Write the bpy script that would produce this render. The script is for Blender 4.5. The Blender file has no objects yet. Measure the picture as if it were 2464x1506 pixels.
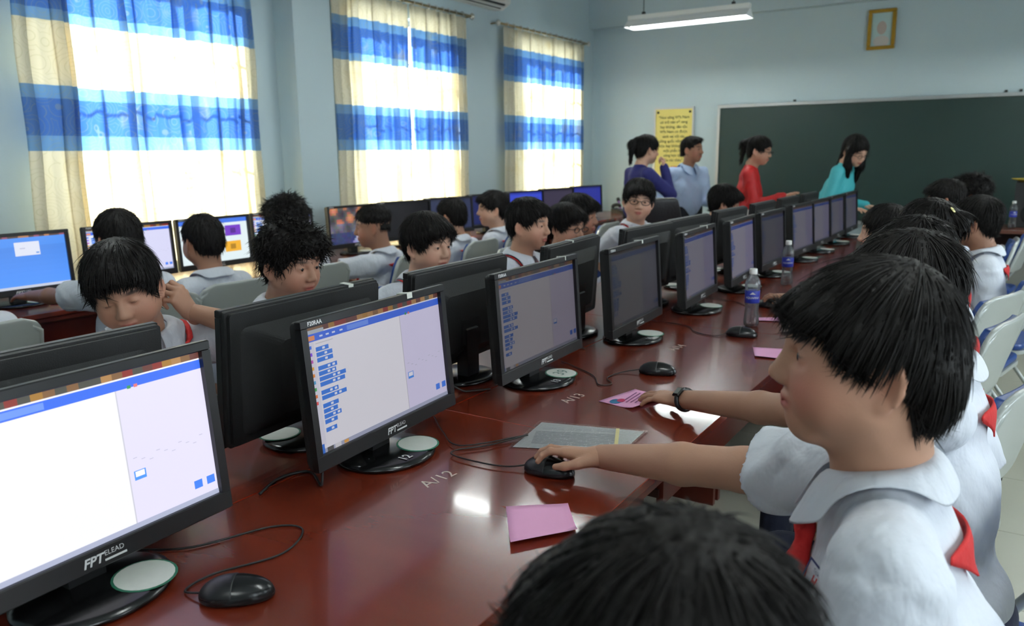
import bpy, math, random
import numpy as np
from mathutils import Vector, Matrix
random.seed(7); rng = np.random.default_rng(7)
scene = bpy.context.scene
COL = scene.collection
# ---------------------------------------------------------------- camera
cam_data = bpy.data.cameras.new('camera'); cam = bpy.data.objects.new('camera', cam_data); COL.objects.link(cam)
cam_data.sensor_width = 36.0; cam_data.lens = 36.0*1900/2464
cam.matrix_world = Matrix(((0.84088991, -0.09667298, 0.53250211, 0.0),
                           (0.54108077, 0.17135245, -0.82332857, 0.0),
                           (-0.01165191, 0.98045534, 0.19639644, 1.45),
                           (0, 0, 0, 1)))
cam_data.clip_start = 0.03
cam_data.dof.use_dof = True; cam_data.dof.focus_distance = 1.75; cam_data.dof.aperture_fstop = 5.0
scene.camera = cam
# ---------------------------------------------------------------- daylight and exposure
world = bpy.data.worlds.new('daylight'); scene.world = world; world.use_nodes = True
bg = world.node_tree.nodes['Background']; bg.inputs[0].default_value = (0.86, 0.94, 1.0, 1); bg.inputs[1].default_value = 6.0
sun_data = bpy.data.lights.new('sun', 'SUN'); sun_data.energy = 30.0; sun_data.angle = math.radians(1.5); sun_data.color = (1.0, 0.95, 0.86)
sun = bpy.data.objects.new('sun', sun_data); COL.objects.link(sun)
sun.rotation_euler = Vector((0.80, 0.25, -0.62)).to_track_quat('-Z', 'Y').to_euler()
EXPO = 1.12
vs = scene.view_settings
vs.view_transform = 'Standard'; vs.look = 'None'; vs.gamma = 1.0; vs.use_curve_mapping = False; vs.exposure = EXPO
scene.display_settings.display_device = 'sRGB'
cy = scene.cycles
cy.max_bounces = 7; cy.diffuse_bounces = 4; cy.glossy_bounces = 3; cy.transmission_bounces = 5; cy.transparent_max_bounces = 10
cy.caustics_reflective = False; cy.caustics_refractive = False; cy.sample_clamp_indirect = 4.0; cy.use_denoising = True
LAMP_POWER = 48.0

# ================================================================ helpers
def srgb(r, g=None, b=None):
    if g is None: r, g, b = r
    f = lambda c: (c/255/12.92) if c/255 <= 0.04045 else ((c/255+0.055)/1.055)**2.4
    return (f(r), f(g), f(b))
MATS = {}
def mat(name, col, rough=0.5, metal=0.0, spec=0.5, coat=0.0, bump=None, vary=None, sheen=0.0):
    """procedural principled material; vary=(scale, amount, stretch) mottles the colour, bump=(scale, strength, stretch) adds relief"""
    if name in MATS: return MATS[name]
    m = bpy.data.materials.new(name); m.use_nodes = True; nt = m.node_tree; n = nt.nodes; l = nt.links
    p = n['Principled BSDF']; c4 = (*col, 1)
    p.inputs['Base Color'].default_value = c4; p.inputs['Roughness'].default_value = rough; p.inputs['Metallic'].default_value = metal
    p.inputs['Specular IOR Level'].default_value = spec; p.inputs['Coat Weight'].default_value = coat; p.inputs['Coat Roughness'].default_value = 0.08
    p.inputs['Sheen Weight'].default_value = sheen
    if vary or bump: tc = n.new('ShaderNodeTexCoord')
    if vary:
        mp = n.new('ShaderNodeMapping'); mp.inputs['Scale'].default_value = vary[2] if len(vary) > 2 else (1, 1, 1)
        no = n.new('ShaderNodeTexNoise'); no.inputs['Scale'].default_value = vary[0]; no.inputs['Detail'].default_value = 4
        mx = n.new('ShaderNodeMix'); mx.data_type = 'RGBA'; a = vary[1]
        mx.inputs['A'].default_value = (*[max(0, x*(1-a)) for x in col], 1); mx.inputs['B'].default_value = (*[min(1, x*(1+a)) for x in col], 1)
        l.new(tc.outputs['Object'], mp.inputs[0]); l.new(mp.outputs[0], no.inputs['Vector']); l.new(no.outputs['Fac'], mx.inputs['Factor']); l.new(mx.outputs['Result'], p.inputs['Base Color'])
    if bump:
        mp = n.new('ShaderNodeMapping'); mp.inputs['Scale'].default_value = bump[2] if len(bump) > 2 else (1, 1, 1)
        no = n.new('ShaderNodeTexNoise'); no.inputs['Scale'].default_value = bump[0]; no.inputs['Detail'].default_value = 3
        b = n.new('ShaderNodeBump'); b.inputs['Strength'].default_value = bump[1]; b.inputs['Distance'].default_value = 0.01
        l.new(tc.outputs['Object'], mp.inputs[0]); l.new(mp.outputs[0], no.inputs['Vector']); l.new(no.outputs['Fac'], b.inputs['Height']); l.new(b.outputs[0], p.inputs['Normal'])
    MATS[name] = m; return m
def attr_mat(name, rough=0.5, emit=0.0, spec=0.4, bump=None):
    """colour read from the mesh's own colour attribute (skin tones, screen pixels)"""
    if name in MATS: return MATS[name]
    m = bpy.data.materials.new(name); m.use_nodes = True; nt = m.node_tree; n = nt.nodes; l = nt.links; p = n['Principled BSDF']
    at = n.new('ShaderNodeAttribute'); at.attribute_name = 'Col'
    p.inputs['Roughness'].default_value = rough; p.inputs['Specular IOR Level'].default_value = spec
    if emit > 0:
        p.inputs['Base Color'].default_value = (0.01, 0.01, 0.012, 1); l.new(at.outputs['Color'], p.inputs['Emission Color']); p.inputs['Emission Strength'].default_value = emit
    else: l.new(at.outputs['Color'], p.inputs['Base Color'])
    if bump:
        tc = n.new('ShaderNodeTexCoord'); no = n.new('ShaderNodeTexNoise'); no.inputs['Scale'].default_value = bump[0]
        b = n.new('ShaderNodeBump'); b.inputs['Strength'].default_value = bump[1]; b.inputs['Distance'].default_value = 0.002
        l.new(tc.outputs['Object'], no.inputs['Vector']); l.new(no.outputs['Fac'], b.inputs['Height']); l.new(b.outputs[0], p.inputs['Normal'])
    MATS[name] = m; return m
def emit_mat(name, col, strength):
    if name in MATS: return MATS[name]
    m = bpy.data.materials.new(name); m.use_nodes = True; p = m.node_tree.nodes['Principled BSDF']
    p.inputs['Base Color'].default_value = (*col, 1); p.inputs['Emission Color'].default_value = (*col, 1); p.inputs['Emission Strength'].default_value = strength
    MATS[name] = m; return m

class MB:
    """collects boxes, tubes, lathes and grids; mesh() makes ONE mesh of them"""
    def __init__(s): s.v = []; s.f = []
    def add(s, v, f):
        o = len(s.v); s.v += [tuple(map(float, p)) for p in v]; s.f += [tuple(int(i)+o for i in q) for q in f]; return s
    def box(s, x0, x1, y0, y1, z0, z1, b=0.0):
        if b <= 0:
            v = [(x, y, z) for x in (x0, x1) for y in (y0, y1) for z in (z0, z1)]
            return s.add(v, [(0, 1, 3, 2), (4, 6, 7, 5), (0, 4, 5, 1), (2, 3, 7, 6), (0, 2, 6, 4), (1, 5, 7, 3)])
        # chamfered box: three nested loops
        def ring(e, z): return [(x0+e, y0+b if False else y0+e, z), (x1-e, y0+e, z), (x1-e, y1-e, z), (x0+e, y1-e, z)]
        L = [ring(b, z0), ring(0, z0+b), ring(0, z1-b), ring(b, z1)]
        v = [p for r in L for p in r]; f = [(3, 2, 1, 0)]
        for k in range(3):
            for i in range(4):
                j = (i+1) % 4; f.append((k*4+i, k*4+j, k*4+4+j, k*4+4+i))
        f.append((12, 13, 14, 15)); return s.add(v, f)
    def tube(s, pts, r, n=8, closed=False, caps=True):
        pts = [Vector(p) for p in pts]; m = len(pts); rs = r if isinstance(r, (list, tuple)) else [r]*m
        v = []; up = None
        for i in range(m):
            a = pts[(i-1) % m] if (i or closed) else pts[i]; b = pts[(i+1) % m] if (i < m-1 or closed) else pts[i]
            t = (b-a).normalized()
            if up is None:
                up = Vector((0, 0, 1)) if abs(t.z) < .9 else Vector((1, 0, 0))
            e1 = t.cross(up).normalized(); e2 = e1.cross(t).normalized(); up = e2
            for k in range(n):
                w = 2*math.pi*k/n; v.append(pts[i]+(e1*math.cos(w)+e2*math.sin(w))*rs[i])
        f = []
        for i in range(m if closed else m-1):
            j = (i+1) % m
            for k in range(n):
                q = (k+1) % n; f.append((i*n+k, j*n+k, j*n+q, i*n+q))
        if caps and not closed: f.append(tuple(range(n))); f.append(tuple((m-1)*n+k for k in range(n))[::-1])
        return s.add(v, f)
    def lathe(s, prof, n=24, c=(0, 0, 0)):
        v = []; f = []
        for r, z in prof:
            for k in range(n):
                w = 2*math.pi*k/n; v.append((c[0]+r*math.cos(w), c[1]+r*math.sin(w), c[2]+z))
        for i in range(len(prof)-1):
            for k in range(n):
                q = (k+1) % n; f.append((i*n+k, i*n+q, (i+1)*n+q, (i+1)*n+k))
        if prof[0][0] > 1e-6: f.append(tuple(range(n))[::-1])
        if prof[-1][0] > 1e-6: f.append(tuple((len(prof)-1)*n+k for k in range(n)))
        return s.add(v, f)
    def grid(s, P):
        """P[i][j] points -> quads"""
        a = len(P); b = len(P[0]); return s.add([p for r in P for p in r], [(i*b+j, (i+1)*b+j, (i+1)*b+j+1, i*b+j+1) for i in range(a-1) for j in range(b-1)])
    def prism(s, poly, d, axis='z'):
        """flat polygon [(u,v)] extruded d[0]..d[1] along axis"""
        m = {'z': lambda u, v, w: (u, v, w), 'x': lambda u, v, w: (w, u, v), 'y': lambda u, v, w: (u, w, v)}[axis]
        k = len(poly); v = [m(u, w, d[0]) for u, w in poly]+[m(u, w, d[1]) for u, w in poly]
        f = [tuple(range(k))[::-1], tuple(range(k, 2*k))]+[(i, (i+1) % k, (i+1) % k+k, i+k) for i in range(k)]
        return s.add(v, f)
    def mesh(s, name, smooth=False):
        me = bpy.data.meshes.new(name); me.from_pydata(s.v, [], s.f); me.update()
        import bmesh
        bm = bmesh.new(); bm.from_mesh(me); bmesh.ops.recalc_face_normals(bm, faces=bm.faces); bm.to_mesh(me); bm.free()
        if smooth: me.shade_smooth() if hasattr(me, 'shade_smooth') else [setattr(p, 'use_smooth', True) for p in me.polygons]
        return me
def link(name, data, m=None, parent=None, loc=None, rot=None, scale=None):
    o = bpy.data.objects.new(name, data); COL.objects.link(o)
    if m is not None and data is not None and not data.materials: data.materials.append(m)
    if parent is not None: o.parent = parent
    if loc is not None: o.location = loc
    if rot is not None: o.rotation_euler = rot
    if scale is not None: o.scale = scale
    return o
def obj(name, mb, m, parent=None, smooth=False, **k):
    me = mb.mesh(name, smooth); return link(name, me, m, parent, **k)
def sharp(o, deg=35):
    try: o.data.set_sharp_from_angle(angle=math.radians(deg))
    except Exception: pass
    return o
def tag(o, label, cat, group=None, kind=None):
    o['label'] = label; o['category'] = cat
    if group: o['group'] = group
    if kind: o['kind'] = kind
    return o
def thing(name, label, cat, loc=(0, 0, 0), rz=0, group=None):
    o = bpy.data.objects.new(name, None); COL.objects.link(o); o.location = loc; o.rotation_euler = (0, 0, rz); o.empty_display_size = .1
    return tag(o, label, cat, group)
def struct(o):
    o['kind'] = 'structure'; return o
def copy_tree(root, parent=None, loc=None, rz=None, label=None, group=None):
    c = root.copy(); COL.objects.link(c)
    if parent is not None: c.parent = parent
    if loc is not None: c.location = loc
    if rz is not None: c.rotation_euler = (0, 0, rz)
    if label: c['label'] = label
    if group: c['group'] = group
    for ch in list(root.children): copy_tree(ch, c)
    return c
_txt = {}
def text_mesh(body, size, align='CENTER', shear=0.0, bold=0.0, extrude=0.0):
    key = (body, size, align, shear, bold)
    if key in _txt: return _txt[key]
    cu = bpy.data.curves.new('lettering', 'FONT'); cu.body = body; cu.size = size; cu.align_x = align; cu.align_y = 'CENTER'; cu.shear = shear; cu.offset = bold; cu.extrude = extrude; cu.resolution_u = 3
    o = bpy.data.objects.new('lettering', cu); COL.objects.link(o)
    dg = bpy.context.evaluated_depsgraph_get(); dg.update()
    me = bpy.data.meshes.new_from_object(o.evaluated_get(dg)); bpy.data.objects.remove(o); bpy.data.curves.remove(cu)
    _txt[key] = me; return me
def rects_mesh(name, rects, W, Hh, step=0.00008):
    """flat coloured rectangles (u0,v0,u1,v1,(r,g,b)) in 0..1, layered outwards, on a W x Hh panel in the local YZ plane facing +X"""
    v = []; f = []; cols = []
    for i, (u0, v0, u1, v1, c) in enumerate(rects):
        o = len(v); x = i*step*0.2 + (0 if i == 0 else step)
        v += [(x, (u0-.5)*W, (v0-.5)*Hh), (x, (u1-.5)*W, (v0-.5)*Hh), (x, (u1-.5)*W, (v1-.5)*Hh), (x, (u0-.5)*W, (v1-.5)*Hh)]; f.append((o, o+1, o+2, o+3)); cols += [c]*4
    me = bpy.data.meshes.new(name); me.from_pydata(v, [], f); me.update()
    at = me.color_attributes.new('Col', 'FLOAT_COLOR', 'POINT'); at.data.foreach_set('color', np.array([(*c, 1) for c in cols], np.float32).ravel())
    return me
PI = math.pi
# ================================================================ the room
XW, YB, XR, YN, ZC = -4.65, 9.1, 2.9, -3.2, 3.3      # window wall, board wall, corridor wall, rear wall, ceiling
m_wall = mat('wall paint pale blue', srgb(178, 194, 198), 0.75, vary=(0.6, 0.03), bump=(60, .05))
m_ceil = mat('ceiling paint', srgb(196, 203, 203), 0.85, bump=(40, .05))
m_tile = mat('beige floor tile', srgb(178, 176, 160), 0.28, vary=(3.0, 0.05))
m_grout = mat('tile grout', srgb(140, 137, 126), 0.8)
m_white = mat('white plastic', srgb(225, 226, 222), 0.4)
m_alu = mat('aluminium', srgb(190, 192, 192), 0.35, 0.8)
# windows in the window wall: (y0, y1)
WIN = [(2.40, 3.72), (4.80, 6.10), (7.28, 8.52)]
ZS, ZT = 0.85, 2.62
b = MB(); t = 0.22
ys = [YN] + [q for w in WIN for q in w] + [YB]
for i in range(0, len(ys), 2): b.box(XW-t, XW, ys[i], ys[i+1], 0, ZC)
for y0, y1 in WIN: b.box(XW-t, XW, y0, y1, 0, ZS); b.box(XW-t, XW, y0, y1, ZT, ZC)
wall_l = struct(obj('wall_left', b, m_wall))
struct(obj('wall_back', MB().box(XW-t, XR+t, YB, YB+.2, 0, ZC), m_wall))
b = MB(); RW = [(-1.6, 0.2), (1.4, 3.2), (4.6, 6.4)]
ys = [YN] + [q for w in RW for q in w] + [YB]
for i in range(0, len(ys), 2): b.box(XR, XR+t, ys[i], ys[i+1], 0, ZC)
for y0, y1 in RW: b.box(XR, XR+t, y0, y1, 0, .95); b.box(XR, XR+t, y0, y1, 2.4, ZC)
struct(obj('wall_right', b, m_wall))
struct(obj('wall_rear', MB().box(XW-t, XR+t, YN-.2, YN, 0, ZC), m_wall))
struct(obj('ceiling', MB().box(XW-t, XR+t, YN-.2, YB+.2, ZC, ZC+.15), m_ceil))
floor = struct(obj('floor', MB().box(XW-t, XR+t, YN-.2, YB+.2, -.12, -.004), m_grout))
T = 0.6; tile = None
nx = int((XR-XW)/T)+1; ny = int((YB-YN)/T)+1
tm = MB().box(.002, T-.002, .002, T-.002, -.006, 0, .0015).mesh('tile')
for i in range(nx):
    for j in range(ny):
        if XW+i*T+T > XR+.05 or YN+j*T+T > YB+.05: 
            pass
        link('tile', tm, m_tile, floor, loc=(XW+i*T, YN+j*T, 0))
# concrete pillar between the first and second window, roof beam over the board
struct(obj('pillar_1', MB().box(XW, -4.45, 4.09, 4.45, 0, ZC, .006), m_wall))
struct(obj('beam_1', MB().box(XW, XR, YB-.12, YB, 2.93, ZC), m_wall))
m_dado = mat('grey dado tile', srgb(120, 122, 118), .4)
m_base = mat('dark baseboard', srgb(52, 48, 46), .5)
struct(obj('baseboard_back', MB().box(XW, XR, YB-.015, YB, 0, .12), m_base))
struct(obj('baseboard_left', MB().box(XW, XW+.015, YN, YB, 0, .12), m_base))
# window frames with glass panes and security bars
m_glass = bpy.data.materials.new('window glass'); m_glass.use_nodes = True
nt = m_glass.node_tree; nt.nodes.clear(); o_ = nt.nodes.new('ShaderNodeOutputMaterial'); mx = nt.nodes.new('ShaderNodeMixShader'); tr = nt.nodes.new('ShaderNodeBsdfTransparent'); gl = nt.nodes.new('ShaderNodeBsdfGlossy')
tr.inputs[0].default_value = (.96, .98, .98, 1); gl.inputs['Roughness'].default_value = .03; mx.inputs[0].default_value = .06
nt.links.new(tr.outputs[0], mx.inputs[1]); nt.links.new(gl.outputs[0], mx.inputs[2]); nt.links.new(mx.outputs[0], o_.inputs[0])
def window(n, y0, y1, x, z0, z1, inward):
    b = MB(); w = .05
    b.box(x-.03, x+.03, y0, y1, z0, z0+w); b.box(x-.03, x+.03, y0, y1, z1-w, z1)
    k = 3
    for i in range(k+1):
        yc = y0+(y1-y0)*i/k; b.box(x-.025, x+.025, max(y0, yc-w/2), min(y1, yc+w/2), z0+w, z1-w)
    fr = struct(obj('window_%d' % n, b, m_alu))
    for i in range(k):
        a = y0+(y1-y0)*i/k+w/2; c = y0+(y1-y0)*(i+1)/k-w/2
        obj('pane', MB().box(x-.003, x+.003, a, c, z0+w, z1-w), m_glass, fr)
    for q in range(4):
        zz = z0+(z1-z0)*(q+1)/5; obj('security_bar', MB().tube([(x-.07*inward, y0, zz), (x-.07*inward, y1, zz)], .009, 6), m_alu, fr)
    return fr
for i, (y0, y1) in enumerate(WIN): window(i+1, y0, y1, XW-.13, ZS, ZT, 1)
for i, (y0, y1) in enumerate(RW): window(i+4, y0, y1, XR+.11, .95, 2.4, -1)

# ---------------------------------------------------------------- curtains
def curtain_material():
    m = bpy.data.materials.new('striped curtain cloth'); m.use_nodes = True; nt = m.node_tree; n = nt.nodes; l = nt.links; n.clear()
    out = n.new('ShaderNodeOutputMaterial'); geo = n.new('ShaderNodeNewGeometry'); sep = n.new('ShaderNodeSeparateXYZ'); l.new(geo.outputs['Position'], sep.inputs[0])
    mr = n.new('ShaderNodeMapRange'); mr.inputs['From Min'].default_value = 0.0; mr.inputs['From Max'].default_value = 3.0; l.new(sep.outputs['Z'], mr.inputs[0])
    r = n.new('ShaderNodeValToRGB'); r.color_ramp.interpolation = 'CONSTANT'; e = r.color_ramp.elements
    cream = (*srgb(240, 233, 214), 1); light = (*srgb(150, 184, 212), 1); blue = (*srgb(112, 150, 200), 1)
    st = [(0, cream), (1.495, light), (1.575, blue), (1.772, light), (1.842, cream), (2.185, light), (2.25, blue), (2.442, light), (2.512, cream)]
    while len(e) < len(st): e.new(0.5)
    for k, (z, c) in enumerate(st): e[k].position = z/3.0; e[k].color = c
    l.new(mr.outputs[0], r.inputs[0])
    # woven scroll motif: pale rings on the bands, ochre sprays on the cream
    vo = n.new('ShaderNodeTexVoronoi'); vo.inputs['Scale'].default_value = 7.5; vo.feature = 'F1'; mp = n.new('ShaderNodeMapping'); mp.inputs['Scale'].default_value = (0, 1, 1.1); l.new(geo.outputs['Position'], mp.inputs[0]); l.new(mp.outputs[0], vo.inputs['Vector'])
    ws = n.new('ShaderNodeMath'); ws.operation = 'SINE'; mu = n.new('ShaderNodeMath'); mu.operation = 'MULTIPLY'; mu.inputs[1].default_value = 46; l.new(vo.outputs['Distance'], mu.inputs[0]); l.new(mu.outputs[0], ws.inputs[0])
    gt = n.new('ShaderNodeMath'); gt.operation = 'GREATER_THAN'; gt.inputs[1].default_value = .9; l.new(ws.outputs[0], gt.inputs[0])
    ms = n.new('ShaderNodeMath'); ms.operation = 'MULTIPLY'; ms.inputs[1].default_value = .30; l.new(gt.outputs[0], ms.inputs[0])
    mix = n.new('ShaderNodeMix'); mix.data_type = 'RGBA'; mix.inputs['B'].default_value = (*srgb(196, 190, 150), 1); l.new(ms.outputs[0], mix.inputs['Factor']); l.new(r.outputs[0], mix.inputs['A'])
    no = n.new('ShaderNodeTexNoise'); no.inputs['Scale'].default_value = 4.5; no.inputs['Detail'].default_value = 5; l.new(geo.outputs['Position'], no.inputs['Vector'])
    cr = n.new('ShaderNodeValToRGB'); cr.color_ramp.elements[0].position = .56; cr.color_ramp.elements[1].position = .75; cr.color_ramp.elements[1].color = (.35, .35, .35, 1); l.new(no.outputs['Fac'], cr.inputs[0])
    mix2 = n.new('ShaderNodeMix'); mix2.data_type = 'RGBA'; mix2.inputs['B'].default_value = (*srgb(214, 192, 128), 1); l.new(cr.outputs[0], mix2.inputs['Factor']); l.new(mix.outputs['Result'], mix2.inputs['A'])
    d = n.new('ShaderNodeBsdfDiffuse'); tl = n.new('ShaderNodeBsdfTranslucent'); ms2 = n.new('ShaderNodeMixShader'); ms2.inputs[0].default_value = .52
    l.new(mix2.outputs['Result'], d.inputs[0]); l.new(mix2.outputs['Result'], tl.inputs[0]); l.new(d.outputs[0], ms2.inputs[1]); l.new(tl.outputs[0], ms2.inputs[2]); l.new(ms2.outputs[0], out.inputs[0])
    return m
m_curt = curtain_material()
m_ring = mat('steel ring', srgb(200, 196, 186), .3, .9)
def curtain(y0, y1, label, folds, seed, x=-4.56, top=2.711, bot=.42, amp=.032, lean=0.0):
    r = random.Random(seed); N = folds*14; rows = 26; ph = [r.uniform(.75, 1.3) for _ in range(folds+2)]
    cum = [0]
    for p in ph: cum.append(cum[-1]+p)
    P = []
    for i in range(rows+1):
        z = top-(top-bot)*i/rows; row = []
        for j in range(N+1):
            s = j/N*folds; k = int(min(folds-1, s)); f = s-k
            y = y0+(y1-y0)*((cum[k]+ph[k]*f)/cum[folds])
            a = amp*(.8+.5*math.sin(k*2.1+seed))*(0.55+.45*min(1, i/5))
            w = math.sin(2*PI*f)*a + .25*a*math.sin(4*PI*f+k)
            ysh = .010*math.cos(2*PI*f)*(1 if k % 2 else -1) + lean*(i/rows) + .006*math.sin(i*.6+k)
            row.append((x+w, y+ysh, z))
        P.append(row)
    t_ = thing('curtain', label, 'curtain', (0, 0, 0), 0, 'striped window curtains')
    o = obj('cloth', MB().grid(P), m_curt, t_, smooth=True)
    so = o.modifiers.new('s', 'SOLIDIFY'); so.thickness = .0015
    for k in range(folds):
        yy = y0+(y1-y0)*(cum[k]+.5*ph[k])/cum[folds]
        b = MB(); b.tube([(-4.56+.021*math.cos(a), yy, 2.735+.021*math.sin(a)) for a in [2*PI*q/10 for q in range(10)]], .004, 5, closed=True); obj('ring', b, m_ring, t_, smooth=True)
    return t_
curtain(2.25, 2.55, 'narrow blue and cream striped curtain gathered beside the pale wall', 3, 3, x=-4.515, amp=.018, lean=-.03)
curtain(2.47, 3.86, 'wide sunlit blue and cream striped curtain before the pillar', 11, 1, x=-4.588, amp=.024)
curtain(4.58, 5.455, 'blue and cream striped curtain half just beyond the pillar', 8, 5)
curtain(5.505, 6.30, 'blue and cream striped curtain half under the air conditioner', 8, 8)
curtain(6.96, 8.67, 'blue and cream striped curtain next to the board wall corner', 14, 11, amp=.028)
m_rod = mat('brass curtain rod', srgb(150, 132, 96), .35, .8)
for y0, y1, l in ((2.12, 3.98, 'slim curtain rod over the widest sunlit curtain'), (4.50, 6.42, 'slim curtain rod over the paired middle curtains'), (6.86, 8.80, 'slim curtain rod over the curtain by the corner')):
    t_ = thing('curtain_rod', l, 'curtain rod', (0, 0, 0), 0)
    obj('rod', MB().tube([(-4.56, y0, 2.735), (-4.56, y1, 2.735)], .011, 10), m_rod, t_, smooth=True)
    for yy in (y0, y1):
        b = MB(); b.lathe([(.002, -.03), (.02, -.02), (.026, 0), (.02, .02), (.002, .03)], 12, (-4.56, yy, 2.735)); obj('finial', b, m_ring, t_, smooth=True)
        b = MB(); b.tube([(XW, yy, 2.735), (-4.56, yy, 2.735)], .007, 6); obj('bracket', b, m_rod, t_)

# ---------------------------------------------------------------- air conditioner
t_ = thing('air_conditioner', 'white wall air conditioner high above the middle curtains', 'air conditioner', (XW+.001, 6.5, 2.86))
prof = [(0, 0), (.10, -.005), (.19, .05), (.21, .13), (.20, .27), (.17, .29), (0, .29)]
obj('casing', MB().prism([(x, z) for x, z in prof], (-.43, .43), 'y'), mat('aircon casing', srgb(206, 204, 196), .4), t_)
m_dark = mat('dark vent', srgb(28, 28, 30), .6)
for i in range(2): obj('outlet_slot', MB().box(.10+.05*i, .125+.05*i, -.36, .36, .0015+.024*i, .010+.028*i), m_dark, t_)
obj('louvre', MB().box(.125, .15, -.37, .37, .008, .014), m_white, t_)

# ---------------------------------------------------------------- ceiling batten lamps
m_ref = mat('white enamel reflector', srgb(236, 238, 238), .45)
m_tube = emit_mat('lit fluorescent tube', (0.93, 1.0, 0.98), LAMP_POWER)
def batten(x, y, label, L=1.2, z=2.66):
    t_ = thing('batten_lamp', label, 'lamp', (x, y, z), 0, 'ceiling batten lamps')
    w0, w1, h = .035, .12, .07
    P = []
    for xx in (-L/2, L/2): P.append([(xx, -w1, 0), (xx, -w0, h), (xx, w0, h), (xx, w1, 0)])
    o = obj('reflector', MB().grid(P).add([(-L/2, -w1, 0), (-L/2, -w0, h), (-L/2, w0, h), (-L/2, w1, 0)], [(0, 1, 2, 3)]).add([(L/2, -w1, 0), (L/2, -w0, h), (L/2, w0, h), (L/2, w1, 0)], [(0, 1, 2, 3)]), m_ref, t_)
    o.modifiers.new('s', 'SOLIDIFY').thickness = .002
    obj('housing', MB().box(-L/2, L/2, -.03, .03, h+.003, h+.05, .004), m_white, t_)
    obj('tube', MB().tube([(-L/2+.03, 0, .032), (L/2-.03, 0, .032)], .014, 8), m_tube, t_, smooth=True)
    for sx in (-1, 1):
        obj('lamp_holder', MB().box(sx*(L/2-.015)-.012, sx*(L/2-.015)+.012, -.018, .018, .01, h-.003), m_white, t_)
        obj('hanger', MB().tube([(sx*L*.37, 0, h+.05), (sx*L*.37, 0, ZC-z)], .004, 6), m_dark, t_)
        obj('hanger_clip', MB().box(sx*L*.37-.014, sx*L*.37+.014, -.014, .014, h+.05, h+.075), m_dark, t_)
    return t_
batten(-2.87, 7.56, 'lit fluorescent batten lamp hanging before the board wall')
for x, y in ((.6, 7.56), (-2.95, 4.6), (.4, 4.6), (-2.95, 1.4), (.4, 1.2), (.4, -1.6)): batten(x, y, 'lit fluorescent batten lamp hanging over the desk rows')

# ---------------------------------------------------------------- board wall: chalkboard, poster, framed print
m_green = mat('green board face', srgb(30, 52, 47), .42, vary=(1.5, .12), bump=(80, .05))
bx0, bx1, bz0, bz1 = -3.01, .95, .72, 1.94
Yb = YB
t_ = thing('chalkboard', 'wide dark green chalkboard with aluminium rim', 'chalkboard', (0, Yb, 0))
obj('writing_face', MB().box(bx0, bx1, -.03, -.004, bz0, bz1), m_green, t_)
for nm, bb in (('top_rail', (bx0-.03, bx1+.03, -.045, -.004, bz1, bz1+.035)), ('bottom_rail', (bx0-.03, bx1+.03, -.045, -.004, bz0-.035, bz0)), ('side_rail', (bx0-.03, bx0, -.045, -.004, bz0, bz1)), ('side_rail', (bx1, bx1+.03, -.045, -.004, bz0, bz1))):
    obj(nm, MB().box(*bb, .003), m_alu, t_)
obj('chalk_ledge', MB().box(bx0, bx1, -.10, -.045, bz0-.035, bz0-.02), m_alu, t_)
for xx in (-2.2, -.25, -.13): obj('hook', MB().box(xx-.012, xx+.012, -.03, 0, bz1+.04, bz1+.06), m_dark, t_)
# poster
px0, px1, pz0, pz1 = -3.80, -3.345, 1.19, 1.955
t_ = thing('wall_poster', 'yellow framed text poster hanging beside the chalkboard edge', 'poster', (0, Yb, 0))
obj('backing', MB().box(px0, px1, -.012, -.001, pz0, pz1), mat('yellow poster print', srgb(224, 208, 116), .5, vary=(5, .08)), t_)
for bb in ((px0-.02, px1+.02, -.02, -.001, pz1, pz1+.02), (px0-.02, px1+.02, -.02, -.001, pz0-.02, pz0), (px0-.02, px0, -.02, -.001, pz0, pz1), (px1, px1+.02, -.02, -.001, pz0, pz1)): obj('frame_rail', MB().box(*bb), m_alu, t_)
m_ink = mat('dark poster ink', srgb(58, 52, 30), .6)
lines = ['“Non sông Việt Nam', 'có trở nên vẻ vang', 'hay không, dân tộc', 'Việt Nam có được', 'sánh vai với các', 'cường quốc năm châu', 'được hay không, chính', 'một phần lớn', 'công học tập', 'của các cháu”']
for i, s in enumerate(lines):
    link('text_line', text_mesh(s, .044, bold=.0006), m_ink, t_, loc=((px0+px1)/2, -.0135, pz1-.095-.055*i), rot=(PI/2, 0, 0))
obj('orange_line', MB().box(px0+.2, px1-.06, -.0135, -.012, pz0+.085, pz0+.105), mat('orange poster ink', srgb(206, 120, 50), .6), t_)
for xx in (px0+.03, px1-.03): obj('corner_clip', MB().lathe([(.014, 0), (.014, .006), (.002, .008)], 10), m_dark, t_, loc=(xx, -.012, pz1-.035), rot=(PI/2, 0, 0))
# framed generic print
fx0, fx1, fz0, fz1 = -1.515, -1.255, 2.455, 2.845
t_ = thing('framed_print', 'small gold framed portrait print high on the pale wall', 'picture', (0, Yb, 0))
m_gold = mat('gilded frame', srgb(170, 132, 40), .4, .4, vary=(30, .2))
for bb in ((fx0, fx1, -.03, -.001, fz1-.035, fz1), (fx0, fx1, -.03, -.001, fz0, fz0+.035), (fx0, fx0+.035, -.03, -.001, fz0+.035, fz1-.035), (fx1-.035, fx1, -.03, -.001, fz0+.035, fz1-.035)): obj('frame_rail', MB().box(*bb, .006), m_gold, t_)
obj('print', MB().box(fx0+.03, fx1-.03, -.012, -.004, fz0+.03, fz1-.03), mat('pale print ground', srgb(172, 196, 194), .5), t_)
cx, cz = (fx0+fx1)/2, (fz0+fz1)/2
def disc(c, rx, rz, n=20): return [(c[0]+rx*math.cos(2*PI*i/n), c[1]+rz*math.sin(2*PI*i/n)) for i in range(n)]
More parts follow.
